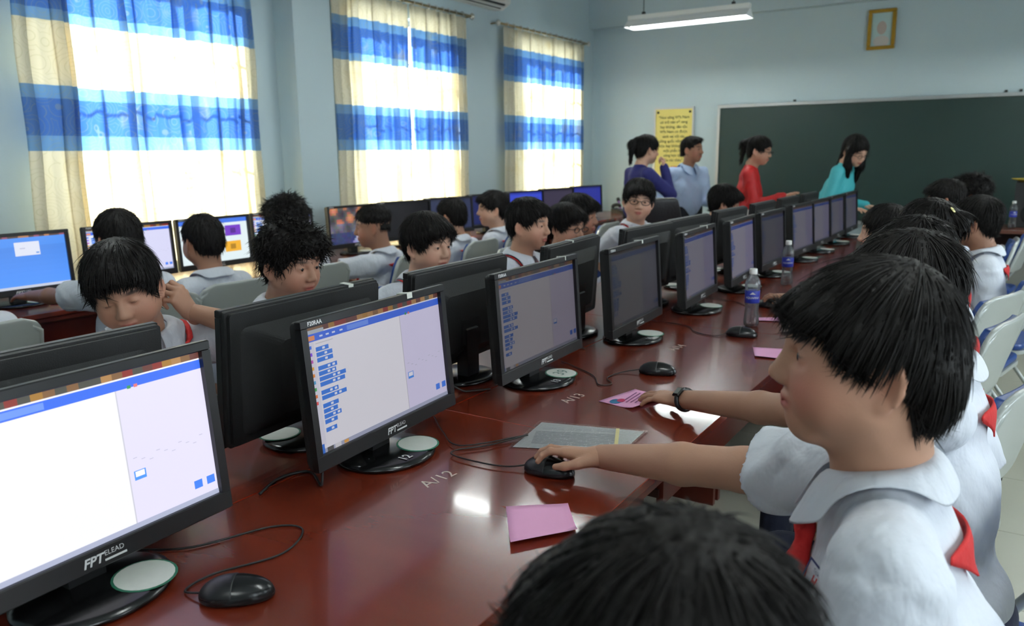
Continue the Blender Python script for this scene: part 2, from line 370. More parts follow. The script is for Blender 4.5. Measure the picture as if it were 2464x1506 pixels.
obj('printed_bust', MB().prism(disc((cx, cz-.115), .075, .055), (-.0135, -.012), 'y'), mat('print beige', srgb(190, 184, 178), .6), t_)
obj('printed_head', MB().prism(disc((cx, cz+.015), .045, .065), (-.0145, -.012), 'y'), mat('print tan', srgb(176, 160, 150), .6), t_)
# ================================================================ desks
m_desk = mat('red-brown lacquered wood', srgb(108, 38, 21), .24, spec=.5, coat=.35, vary=(2.2, .22, (1, 6, 6)))
m_desk2 = mat('red-brown wood edge', srgb(92, 30, 18), .3, vary=(3, .2, (1, 6, 6)))
m_under = mat('dark wood underside', srgb(58, 24, 17), .5)
ZD = 0.75
def desk(x_front, x_back, y0, y1, label, zt=ZD, group='red-brown computer desks'):
    """bench desk along y; sitter on the x_front side"""
    s = 1 if x_front > x_back else -1; xa, xb = min(x_front, x_back), max(x_front, x_back)
    t_ = thing('computer_desk', label, 'desk', ((xa+xb)/2, (y0+y1)/2, 0), 0, group)
    cx, cy = (xa+xb)/2, (y0+y1)/2; hx, hy = (xb-xa)/2, (y1-y0)/2-.0008
    def B(n, x0, x1, yy0, yy1, z0, z1, m, bv=.0): return obj(n, MB().box(x0, x1, yy0, yy1, z0, z1, bv), m, t_)
    B('desktop', -hx, hx, -hy, hy, zt-.022, zt, m_desk, .0012)
    B('edge_moulding', -hx+.006, hx-.006, -hy+.006, hy-.006, zt-.05, zt-.0225, m_desk2, .006)
    xf = s*(hx-.05); B('apron', min(xf, xf-s*.018), max(xf, xf-s*.018), -hy+.06, hy-.06, zt-.16, zt-.05, m_desk2)
    xk = -s*(hx-.10); B('modesty_panel', min(xk, xk+s*.016), max(xk, xk+s*.016), -hy+.03, hy-.03, .18, zt-.05, m_under)
    for sy in (-1, 1): B('side_panel', -hx+(.03 if s > 0 else .34), hx-(.34 if s > 0 else .03), sy*(hy-.03)-.0125, sy*(hy-.03)+.0125, 0, zt-.05, m_desk2)
    B('pull_shelf', -hx+.06 if s < 0 else -hx+.2, hx-.2 if s < 0 else hx-.06, -hy+.05, hy-.05, zt-.14, zt-.12, m_under)
    DESKS.append((xa, xb, y0, y1, t_)); return t_
DESKS = []
segs = [(-1.12, .28), (.28, 1.68), (1.68, 3.08), (3.08, 4.48), (4.48, 5.88), (5.88, 7.28)]
dl = [None, ('desk unit carrying the screens numbered 12 and the brightest editor', 'desk unit in front of the boy rubbing his face'), ('desk unit with the screens numbered 13 and 14 and a clear sleeve', 'desk unit in front of the boy peering over his screen'),
      ('desk unit carrying the near water bottle', 'desk unit in front of the boy in dark glasses'), ('desk unit past the farther water bottle', 'desk unit before the black office chair'), ('last desk unit of the aisle side before the chalkboard', 'last desk unit of the window side, beside the red dress')]
for i, (a, c) in enumerate(segs):
    if i: desk(-.635, -1.315, a, c, 'red-brown '+dl[i][0]); desk(-1.94, -1.318, a, c, 'red-brown '+dl[i][1])
for i, (a, c) in enumerate(((1.0, 2.4), (2.4, 3.8), (3.8, 5.2), (5.2, 6.6), (6.6, 8.0))):
    desk(-3.80, -4.42, a, c, 'red-brown window-wall desk unit '+['under the blue login screen', 'under the coloured tiles screen', 'under the waterfall wallpaper screen', 'under the second group of dark blue screens', 'nearest the corner desk'][i])
t_ = desk(-3.80, -4.42, 8.02, 9.0, 'dark desk in the corner holding a telephone and a slim stick'); t_['group'] = 'corner desk'

# ================================================================ monitors
m_blk = mat('black monitor plastic', srgb(20, 20, 22), .42, vary=(40, .15))
m_blk2 = mat('matt black monitor shell', srgb(24, 24, 25), .62, bump=(400, .15))
m_gloss = mat('gloss black base', srgb(14, 14, 15), .22)
m_paper = mat('white sticker paper', srgb(214, 216, 208), .7, vary=(60, .06))
m_letter = mat('silver lettering', srgb(208, 208, 208), .5)
m_rimgreen = mat('green sticker rim', srgb(40, 110, 84), .6)
MW, MH, MT = .522, .322, .028            # monitor panel
def screen_editor(bright, tint=(1, 1, 1), seed=0, stage=True):
    """block-coding editor window over a desktop picture strip"""
    r = random.Random(seed); B = lambda c, k=1.0: tuple(bright*k*x*t for x, t in zip(srgb(c), tint))
    R = [(0, 0, 1, 1, B((238, 238, 246)))]
    for i in range(26):                       # strip of desktop picture above the window
        c = r.choice([(150, 110, 70), (190, 140, 60), (120, 70, 60), (90, 90, 80), (200, 150, 90), (160, 60, 50)])
        R.append((i/26, .955, (i+1)/26, 1, B(c, .7)))
    R += [(0, .945, .12, .975, B((180, 190, 200))), (0, .885, 1, .945, B((60, 110, 235))), (.015, .895, .06, .93, B((240, 150, 90))),
          (.27, .895, .42, .935, B((110, 150, 245)))]
    for x in (.09, .13, .17, .22): R.append((x, .907, x+.02, .92, B((220, 230, 255))))
    R += [(0, .06, .05, .885, B((226, 226, 240))), (.66, .03, 1, .885, B((222, 218, 246))), (.655, .03, .66, .885, B((200, 200, 210)))]
    for i, c in enumerate([(60, 120, 240), (140, 80, 240), (200, 80, 190), (240, 180, 60), (240, 150, 60), (80, 170, 220), (70, 180, 90), (240, 130, 60), (240, 90, 90)]):
        y = .83-.055*i; R.append((.012, y, .034, y+.026, B(c)))
    R.append((.06, .86, .17, .866, B((200, 200, 206))))
    y = .80
    for i, w in enumerate((.08, .1, .1, 0, .12, .11, .17, .16, 0, .11, .16, 0, .1, .09, .11, .08, 0, .07)):
        if w: 
            R.append((.058, y, .058+w, y+.034, B((60, 130, 235))))
            for k in range(1 + (w > .1)): R.append((.058+w*.5+k*.03, y+.008, .058+w*.5+k*.03+.016, y+.026, B((235, 240, 255))))
        y -= .043 if w else .022
    R += [(.70, .88, .714, .9, B((60, 150, 90))), (.725, .88, .739, .9, B((220, 120, 120)))]
    if stage: R += [(.675, .30, .72, .36, B((80, 150, 240))), (.68, .32, .715, .355, B((240, 240, 250)))]
    for x in (.90, .955): R.append((x, .09, x+.035, .145, B((70, 130, 240))))
    for k in range(10): R.append((.68+.03*k, .44-.02*(k % 3), .695+.03*k, .445-.02*(k % 3), B((190, 190, 205))))
    R += [(0, 0, 1, .035, B((170, 176, 200))), (0, 0, .035, .075, B((60, 120, 220))), (.05, 0, .09, .035, B((90, 90, 90))), (.10, 0, .14, .035, B((220, 220, 225))), (.16, .005, .19, .03, B((230, 170, 80)))]
    return R
def screen_plain(c, bright, seed=0):
    B = lambda c, k=1.0: tuple(bright*k*x for x in srgb(c))
    return [(0, 0, 1, 1, B(c)), (0, .93, 1, 1, B(tuple(min(255, int(q*.8)) for q in c))), (0, 0, 1, .04, B(tuple(min(255, int(q*.7)) for q in c)))]
def screen_login():
    B = lambda c: srgb(c); R = [(0, 0, 1, 1, B((84, 150, 246)))]
    for i in range(8): R.append((0, .1*i, 1, .1*i+.1, tuple(x*(1+.03*(4-i)) for x in B((84, 148, 246)))))
    for i in range(20): R.append((i/20, .965, (i+1)/20, 1, B(random.choice([(90, 70, 60), (150, 90, 110), (40, 40, 50), (180, 130, 90)]))))
    R += [(.50, .62, .74, .88, B((226, 230, 246))), (.70, .65, .73, .675, B((90, 150, 230))), (.55, .75, .6, .77, B((190, 195, 220))), (0, 0, 1, .05, B((200, 208, 226)))]
    return R
def screen_tiles():
    B = lambda c: srgb(c); R = [(0, 0, 1, 1, B((228, 242, 246))), (0, .90, 1, 1, B((70, 120, 235))), (.2, .03, .55, .07, B((110, 170, 240)))]
    for x, y, c in ((.34, .56, (120, 200, 230)), (.66, .58, (120, 60, 200)), (.34, .2, (40, 190, 120)), (.64, .2, (244, 180, 50)), (.04, .56, (240, 200, 200)), (.04, .2, (200, 220, 250))):
        R += [(x, y, x+.24, y+.25, B(c)), (x+.08, y+.06, x+.16, y+.18, tuple(.5*q for q in B(c)))]
    return R
def screen_photo():
    r = random.Random(4); R = [(0, 0, 1, 1, srgb(70, 70, 90))]
    for i in range(28):
        for j in range(16):
            v = j/16; n = math.sin(i*.9+j*.4)+math.sin(i*.35-j*.8)
            if v > .55: c = (150+30*n, 92+22*n, 70+16*n) if n > .3 else (92+20*n, 84+16*n, 84+10*n)
            elif v > .3: c = (96+16*n, 92+14*n, 108+16*n)
            else: c = (54, 62, 104) if i < 12+j else (168+18*n, 168+18*n, 186)
            R.append((i/28, j/16, (i+1)/28, (j+1)/16, srgb(*[max(0, min(255, q+r.uniform(-12, 12))) for q in c])))
    return R
m_scr = attr_mat('lit screen', .35, 2.0**-EXPO)
# shared monitor meshes: panel faces +X, origin on the desk under the stand centre
SW, SH = MW-.036, MH-.052
zc = .052+MH/2                                  # panel centre height above desk
def rounded(w, h, r, n=4):
    P = []
    for cx_, cy_, a0 in ((w/2-r, h/2-r, 0), (-w/2+r, h/2-r, 90), (-w/2+r, -h/2+r, 180), (w/2-r, -h/2+r, 270)):
        for k in range(n+1): a = math.radians(a0+90*k/n); P.append((cx_+r*math.cos(a), cy_+r*math.sin(a)))
    return P
def shell_mesh():
    b = MB(); b.prism(rounded(MW-.004, MH-.004, .008), (-.012, .0), 'x'); b.prism(rounded(MW*.97, MH*.96, .01), (-.022, -.012), 'x')
    P0, P1 = rounded(MW*.86, MH*.80, .02), rounded(MW*.50, MH*.56, .02)
    k = len(P0); v = [(-.022, y, z-.01) for y, z in P0]+[(-.05, y, z-.015) for y, z in P1]
    b.add(v, [(i, (i+1) % k, (i+1) % k+k, i+k) for i in range(k)]+[tuple(range(k, 2*k))]); return b.mesh('back_shell')
me_shell = shell_mesh()
b = MB(); s0 = .018
b.box(0, MT-.012, -MW/2, MW/2, MH/2-s0, MH/2, .002); b.box(0, MT-.012, -MW/2, MW/2, -MH/2, -MH/2+.034, .002)
b.box(0, MT-.012, -MW/2, -MW/2+s0, -MH/2+.034, MH/2-s0); b.box(0, MT-.012, MW/2-s0, MW/2, -MH/2+.034, MH/2-s0)
me_bezel = b.mesh('bezel')
b = MB(); b.box(-.055, -.015, -.032, .032, .012, .17, .004); b.box(-.05, -.03, -.05, .05, .12, .2); me_neck = b.mesh('stand_neck')
me_base = MB().lathe([(.105, 0), (.112, .004), (.112, .010), (.10, .016), (.03, .0185), (.001, .019)], 40).mesh('stand_base', True)
for v in me_base.vertices: v.co.y *= 1.12
me_stick = MB().lathe([(.043, 0), (.043, .0008), (.001, .0009)], 24).mesh('base_sticker')
me_stickr = MB().lathe([(.047, 0), (.047, .0005), (.001, .0006)], 24).mesh('sticker_rim')
me_barcode = MB().box(-.0006, .0, -.016, .016, -.018, .018).mesh('barcode_label')
def monitor(x, y, rz, label, rects=None, bright=True, sticker='full', number=None, tape=(), barcode=None, group=None, z=ZD, tilt=4.0, sticker_note=None, logo=True):
    t_ = thing('computer_monitor', label, 'monitor', (x, y, z), rz, group)
    head = link('bezel', me_bezel, m_blk, t_, loc=(0, 0, zc), rot=(0, -math.radians(tilt), 0))
    sh = link('back_shell', me_shell, m_blk2, t_, loc=(0, 0, zc), rot=(0, -math.radians(tilt), 0))
    if rects is not None: link('screen', rects_mesh('screen', rects, SW, SH), m_scr, t_, loc=(.004, 0, zc+.008), rot=(0, -math.radians(tilt), 0))
    else: link('screen', rects_mesh('screen', [(0, 0, 1, 1, (.004, .004, .006))], SW, SH), m_scr, t_, loc=(.004, 0, zc+.008), rot=(0, -math.radians(tilt), 0))
    link('stand_neck', me_neck, m_blk, t_); bs = link('stand_base', me_base, m_gloss, t_)
    xf = MT-.0118
    if logo:
        link('brand_lettering', text_mesh('FPT', .021, 'RIGHT', .25, .0006), m_letter, head, loc=(xf, .004, -MH/2+.016), rot=(PI/2, 0, PI/2))
        link('maker_lettering', text_mesh('ELEAD', .012, 'LEFT'), m_letter, head, loc=(xf, .007, -MH/2+.021), rot=(PI/2, 0, PI/2))
        obj('lettering_bar', MB().box(xf-.0005, xf+.0002, .007, .045, -MH/2+.0085, -MH/2+.012), m_letter, head)
        link('model_lettering', text_mesh('F20RAA', .0125, 'LEFT', 0, .0003), m_letter, head, loc=(xf, -MW/2+.02, MH/2-.0095), rot=(PI/2, 0, PI/2))
    if sticker:
        link('sticker_rim', me_stickr, m_rimgreen, bs, loc=(.050, .058, .0178), rot=(0, .03, 0), scale=(1.1, 1.1, 1)); st = link('base_sticker', me_stick, m_paper, bs, loc=(.050, .058, .0184), rot=(0, .03, 0), scale=(1.1, 1.1, 1))
        if sticker_note: link('handwritten_number', text_mesh(sticker_note, .05), mat('grey-green ink', srgb(90, 120, 112), .6), st, loc=(0, 0, .0014), rot=(0, 0, PI/2))
    if number: link('painted_number', text_mesh(number, .034, bold=.0008), m_letter, bs, loc=(.078, -.03, .0185), rot=(0, .04, PI/2))
    for yy, ww in tape:
        o = MB(); o.box(-.013, .018, yy, yy+ww, MH/2-.0005, MH/2+.0012); o.box(.0165, .0178, yy, yy+ww, MH/2-.012, MH/2+.0012); o.box(-.0145, -.0125, yy, yy+ww, MH/2-.035, MH/2+.0012); obj('paper_tape', o, m_paper, head)
    if barcode:
        bc = link('barcode_label', me_barcode, m_paper, sh, loc=(-.0505, barcode[0], barcode[1]), rot=(barcode[2], 0, 0))
        for k in range(6): obj('bar', MB().box(-.0011, -.0004, -.012+.0042*k, -.0100+.0042*k, -.013, .0), m_dark, bc)
    return t_
G1 = 'lit monitors facing the aisle'; G2 = 'monitors seen from behind across the double desk'; G3 = 'monitors along the window wall'
monitor(-1.225, .62, math.radians(2), 'large bright white editor screen, torn sticker on its base', screen_editor(1.15, (1, 1, 1), 1), number=None, tilt=5)
monitor(-1.225, 1.335, math.radians(4), 'bright editor screen monitor with painted 12 on its base', screen_editor(.60, (1, .98, 1.0), 2), number='12', tape=((.10, .02),), tilt=5)
monitor(-1.235, 2.06, math.radians(2), 'dim grey editor screen monitor with painted 13 and a 39 sticker', screen_editor(.135, (1, .92, .93), 3), number='13', sticker_note='39', tape=((.17, .004),))  # aisle screens from here: viewing-angle dimming put into their brightness and tint
monitor(-1.215, 2.73, math.radians(3), 'monitor with nearly dark screen and painted 14 on its base', screen_editor(.035, (1, .97, .95), 4), number='14', tape=((.06, .012),))
for i, (y, br, rz) in enumerate(((3.39, .11, 4), (4.02, .15, 3), (4.60, .035, 0), (5.32, .10, -2), (5.85, .10, -2), (6.42, .07, 0), (6.98, .06, 0))):
    lab = ['dim purple-grey screen monitor directly past the dark-screened one', 'monitor with purple blocks column behind the near water bottle', 'almost dark monitor beside the farther water bottle'][i] if i < 3 else 'dim purple-grey monitor, %s from the chalkboard end of the aisle row' % ['fourth', 'third', 'second', 'first'][i-3]
    monitor(-1.20, y, math.radians(rz), lab, screen_editor(br, (.95, .9, 1.08), 10+i), number=None, group=None if i < 3 else G1, tape=((.1, .01),) if i == 0 else ())
lb = ['black monitor back behind the bright white editor screen', 'black monitor back with white tape tab near the curly-haired boy', 'black monitor back with slanted tape before the boy peering over it', 'black monitor back before the boy seen in profile', 'black monitor back before the boy in glasses turned around']
for i, (y, rz) in enumerate(((.67, 0), (1.33, 3), (1.965, 2), (2.70, 6), (3.44, -2), (3.98, -2), (4.66, -2), (5.36, 0), (6.02, 0), (6.70, 0))):
    monitor(-1.475, y, PI+math.radians(rz), lb[i] if i < 5 else 'black monitor back, %s from the chalkboard end of the double desk' % ['fifth', 'fourth', 'third', 'second', 'first'][i-5], screen_editor(.5, (1, 1, 1), 30+i), group=None if i < 5 else G2, tape=((-.16, .018),) if i == 1 else ((.02, .01),) if i == 3 else (),
            barcode=[(None), (-.06, .0, 0), (.19, .0, .5), None, None][i] if i < 5 else None, logo=False)
wl = [('lit blue login screen monitor with small white dialog at the window wall', screen_login()), ('white page screen monitor on the window wall desk', screen_editor(1.0, (.96, 1, 1.02), 41)), ('monitor showing coloured project tiles at the window wall', screen_tiles()),
      ('white editor screen monitor just before the pillar', screen_editor(.9, (.96, 1, 1.02), 42)), ('monitor showing a waterfall wallpaper after the pillar', screen_photo()), ('blank black monitor after the waterfall wallpaper one', None)]
for i, y in enumerate((1.79, 2.35, 2.86, 3.36, 3.99, 4.52)):
    monitor(-4.12, y*1.067, math.radians([-2, 0, 0, 0, -3, -12][i]), wl[i][0], wl[i][1], tilt=3).scale = (1, 1, .95)
for i, (y, c, br) in enumerate(((5.06, (60, 70, 110), .5), (5.62, (40, 50, 120), .5), (6.20, (60, 80, 220), .8), (6.80, (90, 80, 110), .4), (7.42, (60, 70, 200), .5))):
    monitor(-4.12, y*1.067, math.radians(-14), 'dark blue screen monitor, %s from the corner desk along the wall' % ['fifth', 'fourth', 'third', 'second', 'first'][i], screen_plain(c, br), tilt=3, group=G3).scale = (1, 1, .95)

# ================================================================ folding chairs
m_blue = mat('blue vinyl pad', srgb(26, 62, 128), .38, vary=(20, .1))
m_steel = mat('grey enamelled steel', srgb(172, 176, 172), .3, .15)
m_rub = mat('black rubber foot', srgb(22, 22, 22), .7)
def make_chair(label):
    t_ = thing('folding_chair', label, 'chair')
    def bow(z): return .02*(1-((z)/.22)**2)
    W2, zt, zb = .215, .87, .58
    def panel(off, th, inset, m, name):
        P = []
        N, M = 12, 14
        for i in range(M+1):
            zz = zb+inset+(zt-zb-2*inset)*i/M; row = []
            k = max(0., (zz-(zt-.11))/.11); wmax = (W2-inset)*(.60+.40*math.sqrt(max(.0, 1-k**2.6)))-.0*k
            for j in range(N+1):
                y = wmax*(2*j/N-1); row.append((-.175-.075*(zz-zb)/(zt-zb)-bow(y)+off, y, zz))
            P.append(row)
        o = obj(name, MB().grid(P), m, t_, smooth=True); md = o.modifiers.new('s', 'SOLIDIFY'); md.thickness = th; md.offset = 0; bv = o.modifiers.new('b', 'BEVEL'); bv.width = .006; bv.segments = 2; return o
    panel(-.014, .018, 0, m_steel, 'backrest_shell'); panel(.008, .026, .018, m_blue, 'backrest_pad')
    obj('backrest_screw', MB().lathe([(.007, 0), (.007, .004), (.002, .006)], 8), m_dark, t_, loc=(-.232, 0, .735), rot=(0, -PI/2, 0))
    seat = MB().prism(rounded(.38, .40, .06, 5), (.405, .44)); o = obj('seat_pad', seat, m_blue, t_); bv = o.modifiers.new('b', 'BEVEL'); bv.width = .012; bv.segments = 2
    obj('seat_pan', MB().prism(rounded(.39, .41, .06, 5), (.385, .404)), m_steel, t_)
    for s in (-1, 1):
        l = obj('leg', MB().tube([(-.262, s*.16, .84), (-.255, s*.2, .81), (-.19, s*.215, .60), (.0, s*.215, .30), (.19, s*.215, .012)], .012, 8), m_steel, t_, smooth=True)
        obj('foot', MB().lathe([(.015, 0), (.017, .006), (.016, .04), (.012, .045)], 10), m_rub, l, loc=(.198, s*.215, 0))
        l = obj('leg', MB().tube([(.06, s*.192, .395), (-.24, s*.192, .012)], .011, 8), m_steel, t_, smooth=True)
        obj('foot', MB().lathe([(.014, 0), (.016, .006), (.015, .04), (.011, .045)], 10), m_rub, l, loc=(-.247, s*.192, 0))
        obj('hinge', MB().lathe([(.018, -.012), (.018, .012)], 12), m_rub, t_, loc=(-.06, s*.204, .38), rot=(PI/2, 0, 0))
    obj('crossbar', MB().tube([(-.19, -.192, .08), (-.19, .192, .08)], .008, 8), m_steel, t_)
    obj('crossbar', MB().tube([(.12, -.215, .12), (.12, .215, .12)], .008, 8), m_steel, t_)
    return t_
chair0 = make_chair('blue padded grey folding chair of the boy using the mouse'); _cu = [0]
def chair(x, y, rz, label, group='blue and grey folding chairs'):
    if not _cu[0]: _cu[0] = 1; chair0.location = (x, y, 0); chair0.rotation_euler = (0, 0, math.radians(rz)); chair0['label'] = label; chair0['group'] = group; return chair0
    return copy_tree(chair0, None, (x, y, 0), math.radians(rz), label, group)
chair(-.08, 5.06, 165, 'blue and grey folding chair pulled out from the far desks')
chair(-.20, 6.9, 172, 'empty folding chair at the far end of the aisle row')
chair(-3.25, 6.2, 180, 'empty grey-backed folding chair at the far wall desks')
# ================================================================ people: smooth implicit bodies
def V3(*a): return np.array(a, float)
class Body:
    """smooth union of tapered limbs and ellipsoids, meshed as one continuous surface"""
    def __init__(s): s.p = []
    def limb(s, a, b, r1, r2, k=.02, op=1, flat=False): s.p.append(('f' if flat else 'l', V3(*a), V3(*b), r1, r2, k, op)); return s
    def ell(s, c, r, k=.02, op=1, rot=None): s.p.append(('e', V3(*c), V3(*r), None if rot is None else np.array(rot, float), 0, k, op)); return s
    def _d(s, p, P):
        if p[0] in 'lf':
            a, b = p[1], p[2]; ba = b-a; l2 = ba@ba+1e-12; pa = P-a; t = (pa@ba)/l2
            if p[0] == 'l': t = np.clip(t, 0, 1); return np.linalg.norm(pa-t[..., None]*ba, axis=-1)-(p[3]+(p[4]-p[3])*t)
            tc = np.clip(t, -.3, 1.3); side = np.linalg.norm(pa-t[..., None]*ba, axis=-1)-(p[3]+(p[4]-p[3])*tc); return np.maximum(side, np.maximum(-t, t-1)*math.sqrt(l2))
        q = P-p[1]
        if p[3] is not None: q = q@p[3]
        k0 = np.linalg.norm(q/p[2], axis=-1); k1 = np.linalg.norm(q/(p[2]**2), axis=-1)+1e-9
        return np.where(k0 < 1e-6, -p[2].min(), k0*(k0-1)/k1)
    def _comb(s, d, e, k, op):
        if op == 1: h = np.maximum(k-np.abs(d-e), 0)/k; return np.minimum(d, e)-h*h*k*.25
        h = np.maximum(k-np.abs(d+e), 0)/k; return np.maximum(d, -e)+h*h*k*.25
    def dist(s, P):
        d = np.full(P.shape[:-1], .3)
        for p in s.p: d = s._comb(d, s._d(p, P), p[5], p[6])
        return d
    def _bb(s, p):
        if p[0] in 'lf': r = max(p[3], p[4]); return np.minimum(p[1], p[2])-r, np.maximum(p[1], p[2])+r
        r = p[2] if p[3] is None else np.full(3, p[2].max()); return p[1]-r, p[1]+r
    def mesh(s, res, warp=None):
        lo = np.min([s._bb(p)[0] for p in s.p if p[6] == 1], 0)-3*res-.01; hi = np.max([s._bb(p)[1] for p in s.p if p[6] == 1], 0)+3*res+.01
        n = np.ceil((hi-lo)/res).astype(int)+1
        D = np.full(n, .05, np.float32)
        for p in s.p:
            a, b = s._bb(p); m = p[5]+4*res
            i0 = np.clip(np.floor((a-m-lo)/res).astype(int), 0, n-1); i1 = np.clip(np.ceil((b+m-lo)/res).astype(int)+1, 1, n)
            if np.any(i1 <= i0): continue
            g = np.stack(np.meshgrid(*[lo[k]+res*np.arange(i0[k], i1[k]) for k in range(3)], indexing='ij'), -1)
            if warp: g = warp(g)
            sl = tuple(slice(i0[k], i1[k]) for k in range(3)); D[sl] = s._comb(D[sl], s._d(p, g), p[5], p[6])
        return surface_nets(D, lo, res)
def surface_nets(D, lo, res):
    S = D < 0; nx, ny, nz = D.shape
    c = np.zeros((nx-1, ny-1, nz-1), np.int8)
    for dx in (0, 1):
        for dy in (0, 1):
            for dz in (0, 1): c += S[dx:nx-1+dx, dy:ny-1+dy, dz:nz-1+dz]
    act = (c > 0) & (c < 8); I = np.argwhere(act); idx = np.full(act.shape, -1, np.int64); idx[act] = np.arange(len(I))
    acc = np.zeros((len(I), 3)); cnt = np.zeros(len(I))
    crn = [(0, 0, 0), (1, 0, 0), (0, 1, 0), (1, 1, 0), (0, 0, 1), (1, 0, 1), (0, 1, 1), (1, 1, 1)]
    vals = [D[I[:, 0]+a, I[:, 1]+b, I[:, 2]+d] for a, b, d in crn]
    for i in range(8):
        for j in range(i+1, 8):
            df = np.subtract(crn[j], crn[i])
            if np.abs(df).sum() != 1: continue
            m = (vals[i] < 0) != (vals[j] < 0); t = vals[i][m]/(vals[i][m]-vals[j][m]+1e-12)
            acc[m] += np.array(crn[i])+t[:, None]*df; cnt[m] += 1
    Vt = lo+res*(I+acc/cnt[:, None]); F = []
    for ax in range(3):
        u, w = (ax+1) % 3, (ax+2) % 3
        a = [slice(None)]*3; b = [slice(None)]*3; a[ax] = slice(0, -1); b[ax] = slice(1, None)
        ch = S[tuple(a)] != S[tuple(b)]; E = np.argwhere(ch)
        E = E[(E[:, u] > 0) & (E[:, w] > 0) & (E[:, u] < D.shape[u]-1) & (E[:, w] < D.shape[w]-1)]
        q = []
        for du, dw in ((1, 1), (0, 1), (0, 0), (1, 0)):
            e = E.copy(); e[:, u] -= du; e[:, w] -= dw; q.append(idx[e[:, 0], e[:, 1], e[:, 2]])
        q = np.stack(q, 1); ins = S[E[:, 0], E[:, 1], E[:, 2]]; q[~ins] = q[~ins][:, ::-1]; F.append(q)
    return Vt, np.concatenate(F)
def np_mesh(name, parts, smooth=True, cols=None):
    vs_, fs = [], []; o = 0
    for v, f in parts: vs_.append(v); fs.append(np.asarray(f)+o); o += len(v)
    v = np.concatenate(vs_).astype(np.float32); me = bpy.data.meshes.new(name)
    quads = np.concatenate(fs)
    me.vertices.add(len(v)); me.vertices.foreach_set('co', v.ravel()); nf, k = quads.shape
    me.loops.add(nf*k); me.loops.foreach_set('vertex_index', quads.ravel().astype(np.int32)); me.polygons.add(nf); me.polygons.foreach_set('loop_start', (np.arange(nf)*k).astype(np.int32))
    me.update(calc_edges=True); me.validate()
    if smooth: me.shade_smooth()
    if cols is not None and len(me.vertices) == len(cols):
        at = me.color_attributes.new('Col', 'FLOAT_COLOR', 'POINT'); at.data.foreach_set('color', np.concatenate([cols, np.ones((len(cols), 1))], 1).astype(np.float32).ravel())
    return me
def rot(yaw=0, pitch=0, roll=0):
    """head frame: +X face, +Y left, +Z up; pitch>0 looks down, yaw>0 turns left (degrees)"""
    y, p, r = map(math.radians, (yaw, pitch, roll))
    Rz = np.array([[math.cos(y), -math.sin(y), 0], [math.sin(y), math.cos(y), 0], [0, 0, 1]]); Ry = np.array([[math.cos(p), 0, math.sin(p)], [0, 1, 0], [-math.sin(p), 0, math.cos(p)]]); Rx = np.array([[1, 0, 0], [0, math.cos(r), -math.sin(r)], [0, math.sin(r), math.cos(r)]])
    return Rz@Ry@Rx
# ---------------------------------------------------------------- heads
def head_body(kind):
    ch = {'chubby': 1.0, 'boy': .35, 'man': .0, 'woman': .1}[kind]
    B = Body()
    B.ell((-.012, 0, .030), (.092, .074, .082), .03)
    B.ell((.022, 0, -.030), (.064+.004*ch, .060+.010*ch, .076), .04)
    B.limb((.012, 0, -.060), (.056, 0, -.088), .050+.012*ch, .022+.006*ch, .035)
    for s in (-1, 1):
        B.ell((.040, s*(.036+.006*ch), -.040), (.032+.006*ch, .026+.010*ch, .032+.006*ch), .03)
        B.limb((.074, s*.012, .022), (.058, s*.046, .022), .012, .010, .02)
        B.limb((.0, s*.052, -.055), (-.012, s*.060, -.02), .016+.01*ch, .014, .03)
    B.limb((.083, 0, .006), (.1005, 0, -.027), .0075, .0118, .014)
    for s in (-1, 1): B.ell((.0945, s*.0115, -.033), (.0095, .008, .0075), .008)
    for s in (-1, 1): B.ell((.090, s*.031, .000), (.020, .017, .0105), .014, -1)
    for s in (-1, 1): B.ell((.070, s*.0305, .0005), (.0142, .0150, .0135), .006)        # lids over the eyes
    B.limb((.086, -.017, -.0575), (.086, .017, -.0575), .0050, .0050, .006); B.ell((.0895, 0, -.0575), (.006, .015, .0060), .005)
    B.ell((.0870, 0, -.0680), (.0075, .0165, .0068), .005); B.limb((.090, -.02, -.0625), (.090, .02, -.0625), .0016, .0016, .004, -1)
    for s in (-1, 1):                                                           # ears: plate, rim, bowl, lobe
        u = V3(-.80, s*.60, 0); w = V3(-.18, 0, .98); w -= u*(w@u); w /= np.linalg.norm(w); n = np.cross(u, w); O = V3(.0, s*.0735, -.014); R = np.stack([u, n, w], 1)
        B.ell(O+u*.012, (.017, .0045, .027), .006, rot=R)
        q = [O+u*(.012+.0165*math.cos(a))+w*(.028*math.sin(a)) for a in [math.radians(x) for x in (205, 160, 120, 85, 50, 15, -20, -50)]]
        for a, b in zip(q, q[1:]): B.limb(a, b, .0042, .0042, .004)
        B.ell(O+u*.010-n*s*.0-w*.002+V3(.006, s*.009, 0), (.009, .006, .014), .004, -1); B.ell(O+u*.010-w*.027, (.009, .006, .009), .006)
    B.limb((-.022, 0, -.055), (-.038, 0, -.19), .050+.008*ch, .052+.010*ch, .03)
    return B
SKIN = {'light': srgb(200, 158, 134), 'mid': srgb(180, 136, 112), 'tan': srgb(150, 108, 86), 'pale': srgb(214, 172, 148)}
